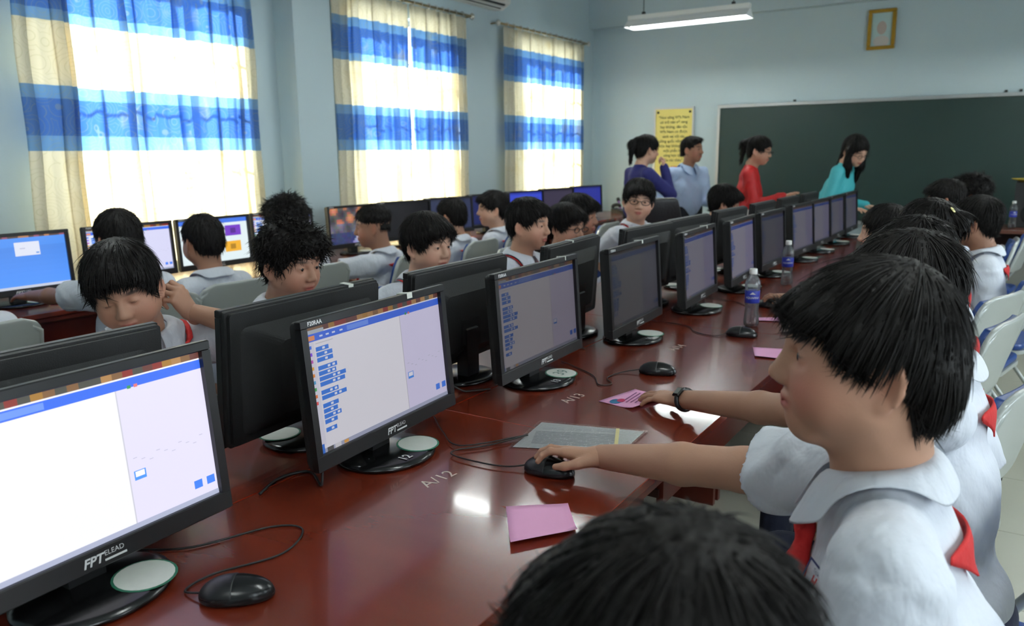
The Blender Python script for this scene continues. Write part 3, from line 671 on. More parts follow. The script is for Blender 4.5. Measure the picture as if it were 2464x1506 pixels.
def skin_cols(v, tone, blush=.0, brow=True, closed=False):
    c = np.tile(np.array(SKIN[tone]), (len(v), 1)); x, y, z = v.T
    def blob(cx, cy, cz, rx, ry, rz): return np.exp(-(((x-cx)/rx)**2+((np.abs(y)-cy)/ry)**2+((z-cz)/rz)**2))
    def mixc(w, col): return c*(1-w[:, None])+np.array(col)*w[:, None]
    c = mixc(.9*np.clip(1.6*blob(.092, 0, -.063, .012, .019, .0085), 0, 1), srgb(168, 84, 78))
    c = mixc(blush*blob(.055, .045, -.035, .04, .03, .03), srgb(206, 100, 90))
    c = mixc(.35*blob(-.01, .085, -.01, .02, .012, .03), srgb(190, 104, 80))
    if brow: c = mixc(.85*np.clip(1.6*blob(.078, .034, .0245, .02, .020, .0045), 0, 1), srgb(38, 28, 24))
    c = mixc(.9*np.clip(1.8*blob(.085, .0305, .0015 if not closed else -.003, .006, .0125, .0016), 0, 1), srgb(30, 20, 18))
    return c
HEADS = {}
def head_mesh(kind, res):
    k = (kind, res)
    if k not in HEADS: HEADS[k] = head_body(kind).mesh(res)
    return HEADS[k]
# ---------------------------------------------------------------- hair
def strands(rg, pts, nrm, flow, L, w, lift, curl=0.0, seg=4, droop=.0):
    """tapered locks laid along a flow field"""
    n = len(pts); V = []; T = rg.uniform(.75, 1.15, n)*L; side = np.cross(flow, nrm); side /= np.linalg.norm(side, axis=1)[:, None]+1e-9
    p = pts.copy(); d = flow*(1-lift)[:, None]+nrm*lift[:, None]; d /= np.linalg.norm(d, axis=1)[:, None]+1e-9
    rings = []
    for i in range(seg+1):
        t = i/seg; ww = w*(1-t**1.7*.92)
        rings.append(np.stack([p+side*ww[:, None], p+nrm*(ww*.7)[:, None], p-side*ww[:, None]], 1))
        if curl: d = d+side*(curl*np.sin(t*9+rg.uniform(0, 6, n)))[:, None]
        d = d-nrm*(.30/seg)+np.array([0, 0, -droop/seg]); d /= np.linalg.norm(d, axis=1)[:, None]+1e-9
        p = p+d*(T/seg)[:, None]
    R = np.stack(rings, 1).reshape(n, -1, 3); V = R.reshape(-1, 3); F = []
    base = np.arange(n)*(seg+1)*3
    for i in range(seg):
        for k in range(3):
            q = (k+1) % 3; F.append(np.stack([base+i*3+k, base+i*3+q, base+(i+1)*3+q, base+(i+1)*3+k], 1))
    return V, np.concatenate(F)
HAIR = {}
def hair_mesh(style):
    if style in HAIR: return HAIR[style]
    B = Body(); rg = np.random.default_rng(sum(map(ord, style))); res = .006; B.ell((-.052, 0, -.012), (.058, .070, .066) if style != 'fade' else (.05, .064, .03), .03); cnt, L, w, lift, curl, seg = 500, .04, .0035, .12, 0, 3; crown = V3(-.055, .012, .115); droop = .2; tip = .008
    if style == 'bowl':
        res = .005; B.ell((-.012, 0, .035), (.098, .084, .089), .02); B.ell((.066, 0, .050), (.031, .058, .030), .03); B.ell((-.056, 0, -.02), (.05, .072, .065), .03)
        for s in (-1, 1): B.ell((.0, s*.071, .025), (.048, .017, .030), .02)
        B.ell((.122, 0, -.066), (.124, .2, .112), .012, -1); B.ell((.043, 0, -.105), (.112, .2, .104), .010, -1); B.ell((.05, 0, -.19), (.19, .2, .150), .02, -1); cnt, L, w, lift, seg, droop, tip = 5200, .06, .0017, .02, 5, .2, .008
    elif style == 'thick':
        res = .0055; B.ell((-.014, 0, .036), (.112, .093, .096), .02); B.ell((.072, 0, .062), (.034, .06, .028), .03); B.ell((.118, 0, -.058), (.098, .14, .112), .012, -1); B.ell((.04, 0, -.20), (.2, .2, .145), .02, -1)
        cnt, L, w, lift, seg = 2600, .05, .0021, .06, 4
    elif style == 'crop':
        B.ell((-.013, 0, .036), (.102, .083, .088), .02); B.ell((.112, 0, -.054), (.092, .14, .115), .012, -1); B.ell((.04, 0, -.20), (.2, .2, .145), .02, -1); cnt, L, w, lift = 900, .022, .0022, .25
    elif style == 'short':
        B.ell((-.013, 0, .037), (.106, .088, .092), .02); B.ell((.07, 0, .066), (.032, .055, .026), .03); B.ell((.115, 0, -.056), (.095, .14, .112), .012, -1); B.ell((.04, 0, -.20), (.2, .2, .145), .02, -1); cnt, L, w, lift = 900, .036, .0028, .18
    elif style == 'curly':
        B.ell((-.012, 0, .044), (.116, .10, .098), .02); B.ell((.07, 0, .075), (.045, .07, .035), .03); B.ell((.118, 0, -.054), (.098, .14, .115), .012, -1); B.ell((.04, 0, -.19), (.2, .2, .148), .02, -1); cnt, L, w, lift, curl, seg = 1500, .035, .003, .55, .9, 5
    elif style == 'fade':
        B.ell((-.013, 0, .050), (.100, .081, .078), .02); B.ell((.112, 0, -.050), (.075, .14, .115), .012, -1); B.ell((.0, 0, -.15), (.2, .2, .13), .02, -1); cnt, L, w, lift = 700, .02, .0022, .3
    elif style == 'man':
        B.ell((-.013, 0, .036), (.099, .081, .086), .02); B.ell((.05, 0, .088), (.04, .055, .018), .03); B.ell((.112, 0, -.045), (.075, .14, .115), .012, -1); B.ell((.0, 0, -.18), (.2, .2, .135), .02, -1); cnt, L, w, lift = 600, .03, .0026, .15
    elif style in ('ponytail', 'bun', 'long', 'tailhigh'):
        B.ell((-.013, 0, .036), (.105, .086, .092), .02); B.ell((.115, 0, -.050), (.075, .14, .112), .012, -1); B.ell((.04, 0, -.20), (.2, .2, .145), .02, -1); cnt, L, w, lift, seg, droop = 800, .06, .003, .04, 4, .3
        if style in ('ponytail', 'tailhigh'): B.limb((-.105, 0, .075), (-.145, 0, .03), .020, .030, .02); B.limb((-.145, 0, .03), (-.135, 0, -.13), .030, .012, .02)
        if style == 'long':
            for s in (-1, 1): B.limb((.01, s*.078, .02), (.045, s*.065, -.12), .026, .034, .02); B.limb((.045, s*.065, -.12), (.075, s*.045, -.235), .034, .016, .02)
            B.limb((-.075, 0, .0), (-.09, 0, -.17), .05, .03, .03)
        if style == 'bun': B.ell((-.115, 0, .03), (.035, .038, .04), .02)
    if style not in ('long', 'bun'):
        for s_ in (-1, 1): B.ell((-.010, s_*.098, -.026), (.034 if style == 'bowl' else .028, .036, .042 if style == 'bowl' else .038), .006, -1)
    v, f = B.mesh(res)
    # strand-wise roughening of the cap
    me = None; nr = Body_normals(B, v)
    fl = v-crown; fl -= nr*(fl*nr).sum(1)[:, None]; fl += V3(0, 0, -.02)-nr*(nr[:, 2]*-.02)[:, None]; ln = np.linalg.norm(fl, axis=1); fl /= ln[:, None]+1e-6
    an = np.arctan2(v[:, 1]-crown[1], v[:, 0]-crown[0]); jit = .0016*np.sin(an*37+v[:, 2]*30)+.0012*np.sin(an*71+1.3+v[:, 2]*55)+.0008*rg.normal(size=len(v))
    if style == 'curly': jit = .004*np.sin(v[:, 0]*210)*np.sin(v[:, 1]*190+1)*np.sin(v[:, 2]*220+2)+.002*rg.normal(size=len(v))
    v2 = v+nr*jit[:, None]
    ok = np.where(ln > .008)[0]; pick = rg.choice(ok, cnt); wv = rg.uniform(.6, 1.3, cnt)*w; lf = np.clip(rg.normal(lift, lift*.4, cnt), 0, .9)
    q = v[pick].copy(); run = np.full(cnt, L); live = np.ones(cnt, bool)
    for st in range(1, 13):
        q = v[pick]+fl[pick]*(L*st/12); out = B.dist(q-nr[pick]*.004*(st/4)**2) > .010; run[out & live] = L*(st-1)/12; live &= ~out
    sv, sf = strands(rg, v[pick]-nr[pick]*.0005, nr[pick], fl[pick]+rg.normal(0, .10 if style != 'bowl' else .06, (cnt, 3)), run+tip, wv, lf, curl, seg, droop)
    HAIR[style] = np_mesh('hair', [(v2, f), (sv, sf)]); return HAIR[style]
def Body_normals(B, v, h=.002):
    g = np.stack([B.dist(v+e)-B.dist(v-e) for e in np.eye(3)*h], 1); return g/(np.linalg.norm(g, axis=1)[:, None]+1e-9)
def hair_material():
    m = bpy.data.materials.new('black hair'); m.use_nodes = True; p = m.node_tree.nodes['Principled BSDF']; n = m.node_tree.nodes; l = m.node_tree.links
    tc = n.new('ShaderNodeTexCoord'); no = n.new('ShaderNodeTexNoise'); no.inputs['Scale'].default_value = 90; l.new(tc.outputs['Object'], no.inputs['Vector'])
    cr = n.new('ShaderNodeValToRGB'); cr.color_ramp.elements[0].color = (.0035, .003, .003, 1); cr.color_ramp.elements[1].color = (.014, .012, .011, 1); l.new(no.outputs['Fac'], cr.inputs[0]); l.new(cr.outputs[0], p.inputs['Base Color'])
    p.inputs['Roughness'].default_value = .52; p.inputs['Specular IOR Level'].default_value = .13; return m
m_hair = hair_material()
# ---------------------------------------------------------------- hands
def hand_mesh(pose, res=.0026):
    """right hand, wrist at origin, fingers +X, back of the hand +Z, thumb +Y"""
    key = ('hand', pose, res)
    if key in HEADS: return HEADS[key]
    B = Body(); D = math.radians
    kn = [(.076, .025, .003), (.080, .008, .006), (.077, -.009, .004), (.069, -.025, -.001)]; Ls = [(.032, .021, .017), (.036, .024, .018), (.033, .022, .017), (.026, .017, .015)]
    cu = {'mouse': [(6, 34, 24), (4, 30, 22), (8, 34, 26), (12, 36, 26)], 'flat': [(6, 14, 10), (4, 12, 10), (6, 14, 10), (10, 18, 12)], 'fist': [(46, 72, 40), (54, 80, 45), (60, 84, 45), (64, 84, 45)]}[pose]
    sp = [6, 1, -4, -11]; arch = -8 if pose == 'mouse' else 0
    for i in range(4):
        k = V3(*kn[i]); B.limb((.004, k[1]*.55, -.002), k, .0150, .0108, .012)
        a = arch; p = k
        for j in range(3):
            a += cu[i][j]; d = V3(math.cos(D(sp[i]))*math.cos(D(a)), math.sin(D(sp[i])), -math.sin(D(a))); q = p+d*Ls[i][j]; r0 = (.0090, .0080, .0073)[j]*(.9 if i == 3 else 1); r1 = (.0080, .0073, .0064)[j]*(.9 if i == 3 else 1)
            B.limb(p, q, r0, r1, .0035); p = q
    B.ell((.036, 0, -.004), (.042, .030, .0125), .012)
    if pose == 'fist': t = [(.014, .022, -.008), (.044, .040, -.014), (.066, .030, -.022), (.082, .016, -.024)]
    elif pose == 'mouse': t = [(.012, .022, -.006), (.040, .044, -.016), (.064, .052, -.022), (.086, .050, -.026)]
    else: t = [(.012, .022, -.004), (.036, .044, -.008), (.058, .056, -.011), (.078, .060, -.013)]
    for j in range(3): B.limb(t[j], t[j+1], (.0155, .0108, .0090)[j], (.0108, .0090, .0072)[j], .006)
    B.limb((-.03, 0, 0), (.012, 0, -.001), .0225, .0215, .012); B.ell((-.002, 0, 0), (.02, .026, .017), .012)
    HEADS[key] = B.mesh(res); return HEADS[key]
def frame_from(x, z):
    x = x/np.linalg.norm(x); y = np.cross(z, x); y /= np.linalg.norm(y); return np.stack([x, y, np.cross(x, y)], 1)
def ik(S, W, l1, l2, pole):
    d = W-S; L = np.linalg.norm(d); L2 = min(L, (l1+l2)*.999); n = d/L; a = (l1*l1-l2*l2+L2*L2)/(2*L2); h = math.sqrt(max(0, l1*l1-a*a)); q = pole-n*(pole@n); q /= np.linalg.norm(q)+1e-9
    return S+n*a+q*h
m_skin = attr_mat('skin', .5, bump=(300, .12), spec=.35)
m_shirt = mat('white school shirt cotton', srgb(208, 211, 219), .85, bump=(26, .9, (1, 1, .55)), vary=(8, .02))
m_red = mat('red scarf cotton', srgb(190, 28, 28), .8, bump=(40, .4))
m_navy = mat('navy trousers', srgb(24, 30, 56), .8, bump=(30, .4))
m_shoe = mat('dark sandal', srgb(32, 28, 28), .6)
m_btn = mat('dark spectacle frame', srgb(18, 16, 16), .3)
m_lens = m_glass
m_eye = mat('eye white', srgb(226, 222, 216), .2)
m_iris = mat('dark iris', srgb(22, 14, 12), .12)
def legs_mesh():
    B = Body(); B.ell((-.0, 0, .528), (.13, .155, .080), .04)
    for s in (-1, 1): B.limb((.0, s*.08, .527), (.34, s*.09, .505), .080, .058, .03); B.limb((.34, s*.09, .505), (.36, s*.10, .09), .056, .042, .02)
    a = B.mesh(.012); sh_ = []
    for s in (-1, 1): C = Body(); C.limb((.33, s*.11, .035), (.47, s*.125, .026), .034, .026, .02); C.ell((.4, 0, -.06), (.4, .4, .062), .004, -1); sh_.append(np_mesh('shoe', [C.mesh(.009)]))
    return np_mesh('trousers', [a]), sh_
LEGS = legs_mesh()
def cast(P, d, B, off, far=.5):
    """drop points along d onto the cloth surface of B"""
    P = np.array(P, float)
    for _ in range(60):
        e = B.dist(P)-off; P += d*np.clip(e, -.02, .05)[..., None]*.8
    return P
def person(label, head, face=180.0, kind='boy', hair='short', tone='mid', hy=(0, 0, 0), arms=(), lean=.10, res=.005, hres=.0048, group=None, shirt=None, scarf=True, shoulders=.150, girth=1.0, glasses=False, closed=False, blush=.2, hs=1.0, stand=False, collar=True, sleeve='short', hipz=.535, low=None, skirt=None, bend=0.0, eyes=True, extra=None, hair_mat=None, seat=None, creases=1.0, crot=0.0):
    """head: world position of head centre; face: heading of the body in degrees; hy: head (yaw, pitch, roll) relative to the body; arms: (side, target, pose)"""
    hx, hyy, hz = head; ph = math.radians(face); F = np.array([[math.cos(ph), -math.sin(ph), 0], [math.sin(ph), math.cos(ph), 0], [0, 0, 1]])
    R = rot(*hy); neckv = R@(V3(-.036, 0, -.155)*hs)                        # head centre -> neck base
    N = V3(0, 0, hz)+neckv                                                  # neck base, before shifting
    hip = V3(N[0]-lean, 0, hipz); shift = V3(-hip[0], 0, 0)
    Hc = V3(0, 0, hz)+shift; N = N+shift; hip = hip+shift
    org = V3(hx, hyy, 0)-F@V3(Hc[0], 0, 0)                                  # world point under the hips
    loc = lambda P: F.T@(V3(*P)-org)
    t_ = thing('person', label, 'person', tuple(org), ph, group)
    sh = N+V3(-.012, 0, -.045); shl = {1: sh+V3(0, shoulders, -.012), -1: sh+V3(0, -shoulders, -.012)}
    S = Body(); g = girth; low = low or m_navy; top = shirt or m_shirt
    chest = N+V3(-.01, 0, -.17)+(hip-N)*.08; belly = hip*.62+N*.38+V3(.01*g, 0, 0)
    S.ell(chest, (.100*g, shoulders*1.0, .135), .05, rot=rot(0, math.degrees(math.atan2(N[0]-hip[0], N[2]-hip[2]))))
    S.ell(belly, (.105*g, .135*g, .15), .06); S.ell(hip+V3(0, 0, .03), (.118*g, .150*g, .085 if not stand else .12), .06)
    S.limb(shl[1]*.55+sh*.45, shl[-1]*.55+sh*.45, .055, .055, .05); S.limb(N+V3(-.012, 0, -.075), N+V3(-.006, 0, -.012), .085, .058, .05)
    Sk = Body(); Sk.limb(N+V3(-.01, 0, -.16), N+V3(-.0, 0, .03), .055, .050*hs, .03)
    Sk.limb(hip+V3(0, 0, .06), chest, .07, .075, .05); Sk.limb(shl[1]*.9+sh*.1, shl[-1]*.9+sh*.1, .038, .038, .04)
    parts = []; al = {a[0]: a for a in arms}
    for s in (1, -1):
        if s in al:
            tgt = loc(al[s][1]); pose = al[s][2]; opt = al[s][3] if len(al[s]) > 3 else {}
        else: tgt = hip+V3(.16, s*.115, .11) if not stand else hip+V3(.06, s*.24, -.06); pose = 'flat'; opt = {}
        l1, l2 = opt.get('len', (.255, .225) if not stand else (.29, .25)); S0 = shl[s]+V3(*opt.get('sh', (0, 0, 0)))
        hdir = V3(*opt['dir']) if 'dir' in opt else None
        if hdir is not None: hdir = F.T@hdir
        wr = tgt; E = ik(S0, wr, l1, l2, V3(*opt.get('pole', (-.8, s*.10, -1)))); L = np.linalg.norm(wr-S0)
        r = opt.get('fat', 1.0)
        Sk.limb(S0, E, .046*r, .036*r, .02); Sk.limb(E, E*.6+wr*.4, .036*r, .036*r, .015); Sk.limb(E*.6+wr*.4, wr, .036*r, .0235*r, .015)
        if sleeve == 'short':
            e1 = S0*(1-.82)+E*.82; S.limb(S0, S0+(E-S0)*.25, .062*max(1, r*.95), .062*max(1, r*.95), .04); S.limb(S0+(E-S0)*.05, e1, .062, .068*max(1, r*.95), .03, flat=True)
            S.limb(e1-(e1-S0)*.02, e1+(E-S0)*.12, .050*r, .050*r, .004, -1, flat=True)
        else:
            S.limb(S0, E, .060, .052, .04); S.limb(E, wr, .052, .040, .02)
        x = (hdir if hdir is not None else (wr-E)); x = x/np.linalg.norm(x); zt = V3(*opt.get('up', (0, 0, 1))); 
        if 'up' in opt: zt = F.T@zt
        M = frame_from(x, zt); hv, hf = hand_mesh(pose, opt.get('res', .0034)); hsz = opt.get('hs', .92); hv = hv*hsz
        if s > 0: hv = hv*V3(1, -1, 1); hf = hf[:, ::-1]
        parts.append((hv@M.T+wr, hf, 'hand'))
        if opt.get('watch'):
            ax = (wr-E)/np.linalg.norm(wr-E); c0 = wr-ax*.022; M2 = frame_from(ax, V3(0, 0, 1)); rw = .0275*r
            w_ = obj('wristwatch', MB().tube([Vector(c0+M2@V3(0, rw*math.cos(a), rw*.95*math.sin(a))) for a in [2*PI*q/18 for q in range(18)]], .0068, 8, closed=True), m_btn, t_, smooth=True)
            o = obj('watch_case', MB().box(-.013, .013, -.015, .015, -.004, .006, .003), m_gloss, w_); o.matrix_local = Matrix.Translation(c0+M2@V3(0, rw*.62, rw*.80)) @ Matrix(M2.tolist()).to_4x4() @ Matrix.Rotation(-.66, 4, 'X')
            o2 = obj('watch_dial', MB().box(-.009, .009, -.010, .010, .006, .0066), mat('grey watch dial', srgb(120, 126, 120), .4), o)
    if extra: extra(S, Sk, N, hip, sh)
    bv, bf = Sk.mesh(res*1.2); hv, hf = head_mesh(kind, hres)
    hc = skin_cols(hv, tone, blush, True, closed)
    tone_c = np.array(SKIN[tone]); cols = [hc, np.tile(tone_c, (len(bv), 1))]+[np.tile(tone_c, (len(p[0]), 1)) for p in parts]
    hw = (hv*hs)@R.T+Hc
    me = np_mesh('body', [(hw, hf), (bv, bf)]+[(p[0], p[1]) for p in parts], cols=np.concatenate(cols)); link('body', me, m_skin, t_)
    sv, sf = S.mesh(max(.004, res*.9)); sn = Body_normals(S, sv); xx, yy, zz = sv.T; sd = hx*7+hyy*5
    w1 = np.sin(26*zz+14*np.abs(yy)+5*np.sin(9*xx+sd)+3*np.sin(13*yy+sd)); w2 = np.sin(40*zz-30*xx+4*np.sin(17*yy+sd)+sd)
    env = .35+.65*np.clip(np.sin(7*yy+5*zz+sd), 0, 1); near = np.clip((np.linalg.norm(sv-N, axis=1)-.13)/.10, 0, 1); env = env*near; w2 = w2*near; fold = creases*(np.clip(w1, -.2, 1)**2*.0065*env+np.clip(w2, 0, 1)**2*.0032)
    me = np_mesh('shirt', [(sv+sn*fold[:, None], sf)]); so = link('shirt', me, top, t_)
    h_ = link('hair', hair_mesh(hair), hair_mat or m_hair, t_); M4 = Matrix.Identity(4)
    for i in range(3):
        for j in range(3): M4[i][j] = R[i, j]*hs
        M4[i][3] = Hc[i]
    h_.matrix_local = M4
    if eyes and not closed:
        for s in (-1, 1):
            e = link('eye', EYE[0], m_eye, t_); mm = M4 @ Matrix.Translation((.0705, s*.0305, .0005)); e.matrix_local = mm
            i_ = link('iris', EYE[1], m_iris, e)
    if not stand:
        q = org+F@V3(.0, 0, 0); chair(q[0], q[1], face+crot, seat or 'folding chair of the '+label, 'folding chairs under pupils')
        link('trousers', LEGS[0], low, t_); [link('shoe', q_, m_shoe, t_) for q_ in LEGS[1]]
    else:
        B = Body()
        if skirt: B.limb(hip+V3(0, 0, .05), V3(hip[0], 0, .12), .14, .20, .05); B.ell((hip[0], 0, -.1), (.5, .5, .2), .02, -1)
        for s in (-1, 1): B.limb(hip+V3(0, s*.075, .0), V3(hip[0]+.01, s*.085, .10), .095, .062, .04)
        link('trousers', np_mesh('trousers', [B.mesh(.014)]), low, t_)
        for s in (-1, 1): C = Body(); C.limb((hip[0]-.03, s*.085, .04), (hip[0]+.12, s*.10, .032), .042, .032, .02); C.ell((hip[0], 0, -.3), (.6, .6, .302), .004, -1); link('shoe', np_mesh('shoe', [C.mesh(.01)]), m_shoe, t_)
    if collar: collar_on(t_, S, N, R, top)
    if scarf: scarf_on(t_, S, N, hip, abs(math.cos(ph)+1) > .5)
    if glasses:
        b = MB()
        for s in (-1, 1):
            b.tube([(.1005+.002*math.cos(a)-.004*abs(math.sin(a)), s*(.034+.024*math.cos(a)), .0+.015*math.sin(a)*(1 if math.sin(a) < 0 else .85)) for a in [2*PI*q/16 for q in range(16)]], .0022, 5, closed=True)
            b.tube([(.100, s*.058, .004), (.06, s*.078, .004), (-.01, s*.083, .002), (-.025, s*.083, -.012)], .002, 5)
        b.tube([(.102, -.011, .004), (.105, 0, .006), (.102, .011, .004)], .002, 5)
        o = obj('glasses', b, m_btn, t_, smooth=True); o.matrix_local = M4
    return t_, S, N, hip, F, org
EYE = (MB().lathe([(.001, -.0128), (.006, -.0112), (.0105, -.0072), (.0126, -.001), (.0126, .001), (.0105, .0072), (.006, .0112), (.001, .0128)], 14).mesh('eye', True), MB().lathe([(.0062, 0), (.0055, .0012), (.003, .0022), (.0005, .0025)], 14, (0, 0, 0)).mesh('iris', True))
for v in EYE[1].vertices: v.co = Vector((v.co.z+.0112, v.co.x, v.co.y))
def collar_on(t_, S, N, R, m):
    P = []
    for i in range(-16, 17):
        a = i/16*math.radians(168); c, s = math.cos(a+PI), math.sin(a+PI)      # a=0 at the nape
        u = abs(i)/16; fr = max(0, (u-.62)/.38)
        inner = N+V3(.056*c+.006, .058*s, .038-.040*u**1.5); mid = N+V3(.066*c+.006, .068*s, .044-.040*u**1.5)
        wd = .031+.043*fr; outer = N+V3((.066+wd*.8)*c+.006+.012*fr, (.068+wd*.85)*s, -.005-.045*u-.030*fr)
        row = [inner, mid]
        for k in (.35, .7, 1.0): row.append(mid*(1-k)+outer*k+V3(0, 0, .010*math.sin(PI*k)))
        P.append(row)
    P = np.array(P)
    for k in (2, 3, 4):
        q = P[:, k]; d = S.dist(q); n = Body_normals(S, q); P[:, k] = q+n*np.clip(.021-d, 0, .05)[:, None]-n*np.clip(d-.026, 0, .03)[:, None]*.7
    o = obj('collar', MB().grid(P.tolist()), m, t_, smooth=True); md = o.modifiers.new('s', 'SOLIDIFY'); md.thickness = .003; md.offset = 1; sb = o.modifiers.new('d', 'SUBSURF'); sb.levels = 1; sb.render_levels = 1
def scarf_on(t_, S, N, hip, bands=True):
    # triangle on the back
    P = []
    for i in range(9):
        v = i/8; row = []
        for j in range(13):
            u = (j/12*2-1)*(1-v)*.105; row.append(N+V3(-.20, u, .01-.03-.075*v))
        P.append(row)
    up = np.array(P); q = cast(up.reshape(-1, 3), V3(.94, 0, -.34)/1.0, S, .012).reshape(up.shape)
    o = obj('scarf', MB().grid(q.tolist()), m_red, t_, smooth=True); o.modifiers.new('s', 'SOLIDIFY').thickness = .003
    # ring over the shoulders to the knot
    for s in (-1, 1) if bands else ():
        P = []
        for i in range(9):
            v = i/8; a = math.radians(120-115*v); c0 = N+V3(.115*math.cos(a)+.01, s*.10*math.sin(a), .02-.085*v**1.4)
            P.append([c0+V3(.0, s*.016, .016-.006*v)*.9, c0, c0-V3(-.010, -s*.004, .016)])
        q = np.array(P); d = S.dist(q); n = Body_normals(S, q.reshape(-1, 3)).reshape(q.shape); q = q-n*(d-.007)[..., None]
        o2 = obj('scarf_band', MB().grid(q.tolist()), m_red, o, smooth=True); o2.modifiers.new('s', 'SOLIDIFY').thickness = .003
    k = cast([N+V3(.25, 0, -.095)], V3(-1, 0, 0), S, .016)[0]
    B = Body(); B.ell(k, (.016, .020, .018), .01)
    for s in (-1, 1):
        a, b, c = [cast([N+V3(.3, s*y, z)], V3(-1, 0, 0), S, .014)[0] for y, z in ((.004, -.11), (.022, -.17), (.036, -.235))]
        B.limb(a, b, .010, .020, .01); B.limb(b, c, .020, .006, .01)
    link('scarf_knot', np_mesh('scarf_knot', [B.mesh(.005)]), m_red, o)
# ---------------------------------------------------------------- pupils on the aisle side, facing the monitors
person('child with blurred thick black hair leaning in at the desk end', (-.195, .50, 1.07), 180, 'boy', 'thick', 'mid', (10, 12, 0), res=.007, lean=.10, hs=.94, seat='folding chair of the child with blurred black hair')
mb_ = person('chubby boy with bowl haircut, red scarf and one hand on the mouse', (-.162, 1.125, 1.180), 186, 'chubby', 'bowl', 'mid', (15, -1, 0), arms=((-1, (-.715, 1.455, .809), 'mouse', dict(dir=(-.98, -.12, -.05), up=(0, .25, 1), res=.0026, fat=1.12, hs=1.0, len=(.27, .26))), (1, (-.28, .92, .66), 'flat', dict(fat=1.12, pole=(-.8, .2, -1)))), res=.0045, hres=.0032, lean=.11, girth=1.12, shoulders=.165, blush=.6, hs=1.09, creases=1.9, seat='blue padded folding chair of the boy using the mouse')
person('boy wearing a black wristwatch, holding a pink slip on the desk', (-.19, 1.72, 1.165), 184, 'boy', 'thick', 'mid', (8, 14, 0), arms=((1, (-.735, 1.97, .795), 'flat', dict(dir=(-.95, .30, -.12), fat=1.05, res=.003, len=(.26, .25), watch=1)), ), res=.0055, lean=.06, crot=-12, seat='blue padded folding chair of the boy with a wristwatch')
person('child whose scarfed nape shows past the bowl-cut boy', (-.25, 2.42, 1.145), 180, 'boy', 'short', 'mid', (0, 14, 0), res=.007, lean=-.02, crot=-15, seat='blue padded folding chair behind the wristwatch boy')
gc_ = person('girl with rounded black hair and a shiny clip, one hand on a mouse', (-.30, 3.28, 1.15), 182, 'woman', 'bun', 'mid', (-10, 8, 0), arms=((-1, (-.83, 3.62, .808), 'mouse', dict(dir=(-.98, .05, -.05), len=(.28, .27))), ), res=.006, lean=-.02, crot=-15, seat='blue padded folding chair of the girl with a hair clip')
person('girl with pale face in profile and dark bobbed hair', (-.52, 3.90, 1.09), 170, 'woman', 'bun', 'pale', (12, 4, 0), res=.006, lean=.2, crot=-10, seat='folding chair of the pale-faced girl in profile')
person('boy with bare ear and red-white collar before the far chairs', (-.195, 4.50, 1.10), 182, 'boy', 'thick', 'tan', (-10, 6, 0), res=.006, lean=-.03, crot=-14, seat='blue padded folding chair of the boy with a bare ear')
person('dark-haired child bent low near the far end of the aisle row', (-.42, 5.60, 1.145), 182, 'boy', 'short', 'tan', (0, 8, 0), res=.008, lean=.0, seat='folding chair of the far dark-haired child')
person('child with tousled hair farthest along the aisle row', (-.31, 6.16, 1.15), 182, 'boy', 'curly', 'tan', (-6, 4, 0), res=.008, lean=-.03, seat='folding chair of the far tousle-haired child')
# ---------------------------------------------------------------- pupils across the double desk, facing the aisle
LL = dict(lean=.16)
L2 = dict(lean=.16, hs=1.03)
person('boy with closed eyes rubbing his face with a raised fist', (-2.029, 1.205, 1.105), -14, 'boy', 'thick', 'mid', (-26, 18, 10), arms=((1, (-1.99, 1.37, 1.02), 'fist', dict(dir=(.05, -.55, .8), up=(.9, .1, .3), pole=(.3, 1, -1), res=.003)), ), closed=True, res=.006, hres=.004, **L2)
person('curly-haired boy looking down behind a taped monitor', (-2.039, 1.802, 1.105), 6, 'boy', 'curly', 'mid', (-6, 10, 0), hres=.004, res=.006, **L2)
person('boy peering over the monitor with only his eyes showing', (-2.060, 2.554, 1.090), -4, 'boy', 'thick', 'light', (-2, 6, 0), hres=.004, res=.006, **L2)
person('boy in profile with a red scarf looking towards the board', (-2.02, 3.285, 1.117), 3, 'boy', 'short', 'mid', (2, 4, 0), hres=.004, res=.006, **L2)
person('low-headed boy in thin glasses between two classmates', (-2.07, 3.76, 1.064), 2, 'boy', 'thick', 'mid', (-14, 6, 0), hres=.004, res=.006, glasses=True, shoulders=.135, **LL)
person('boy with stern profile behind the low boy in glasses', (-2.27, 4.28, 1.079), 4, 'boy', 'thick', 'tan', (6, 4, 0), hres=.004, res=.006, hs=1.07, shoulders=.13, **LL)
person('boy in dark glasses with his head turned back over the screens', (-2.10, 4.77, 1.152), -16, 'boy', 'thick', 'light', (-46, 4, -6), hres=.0038, res=.006, glasses=True, hs=1.09, **LL)
person('child with bowed dark head beside the red dress', (-2.009, 6.252, 1.054), 4, 'boy', 'thick', 'mid', (16, 14, 0), hres=.005, res=.007, hs=1.15, **LL)
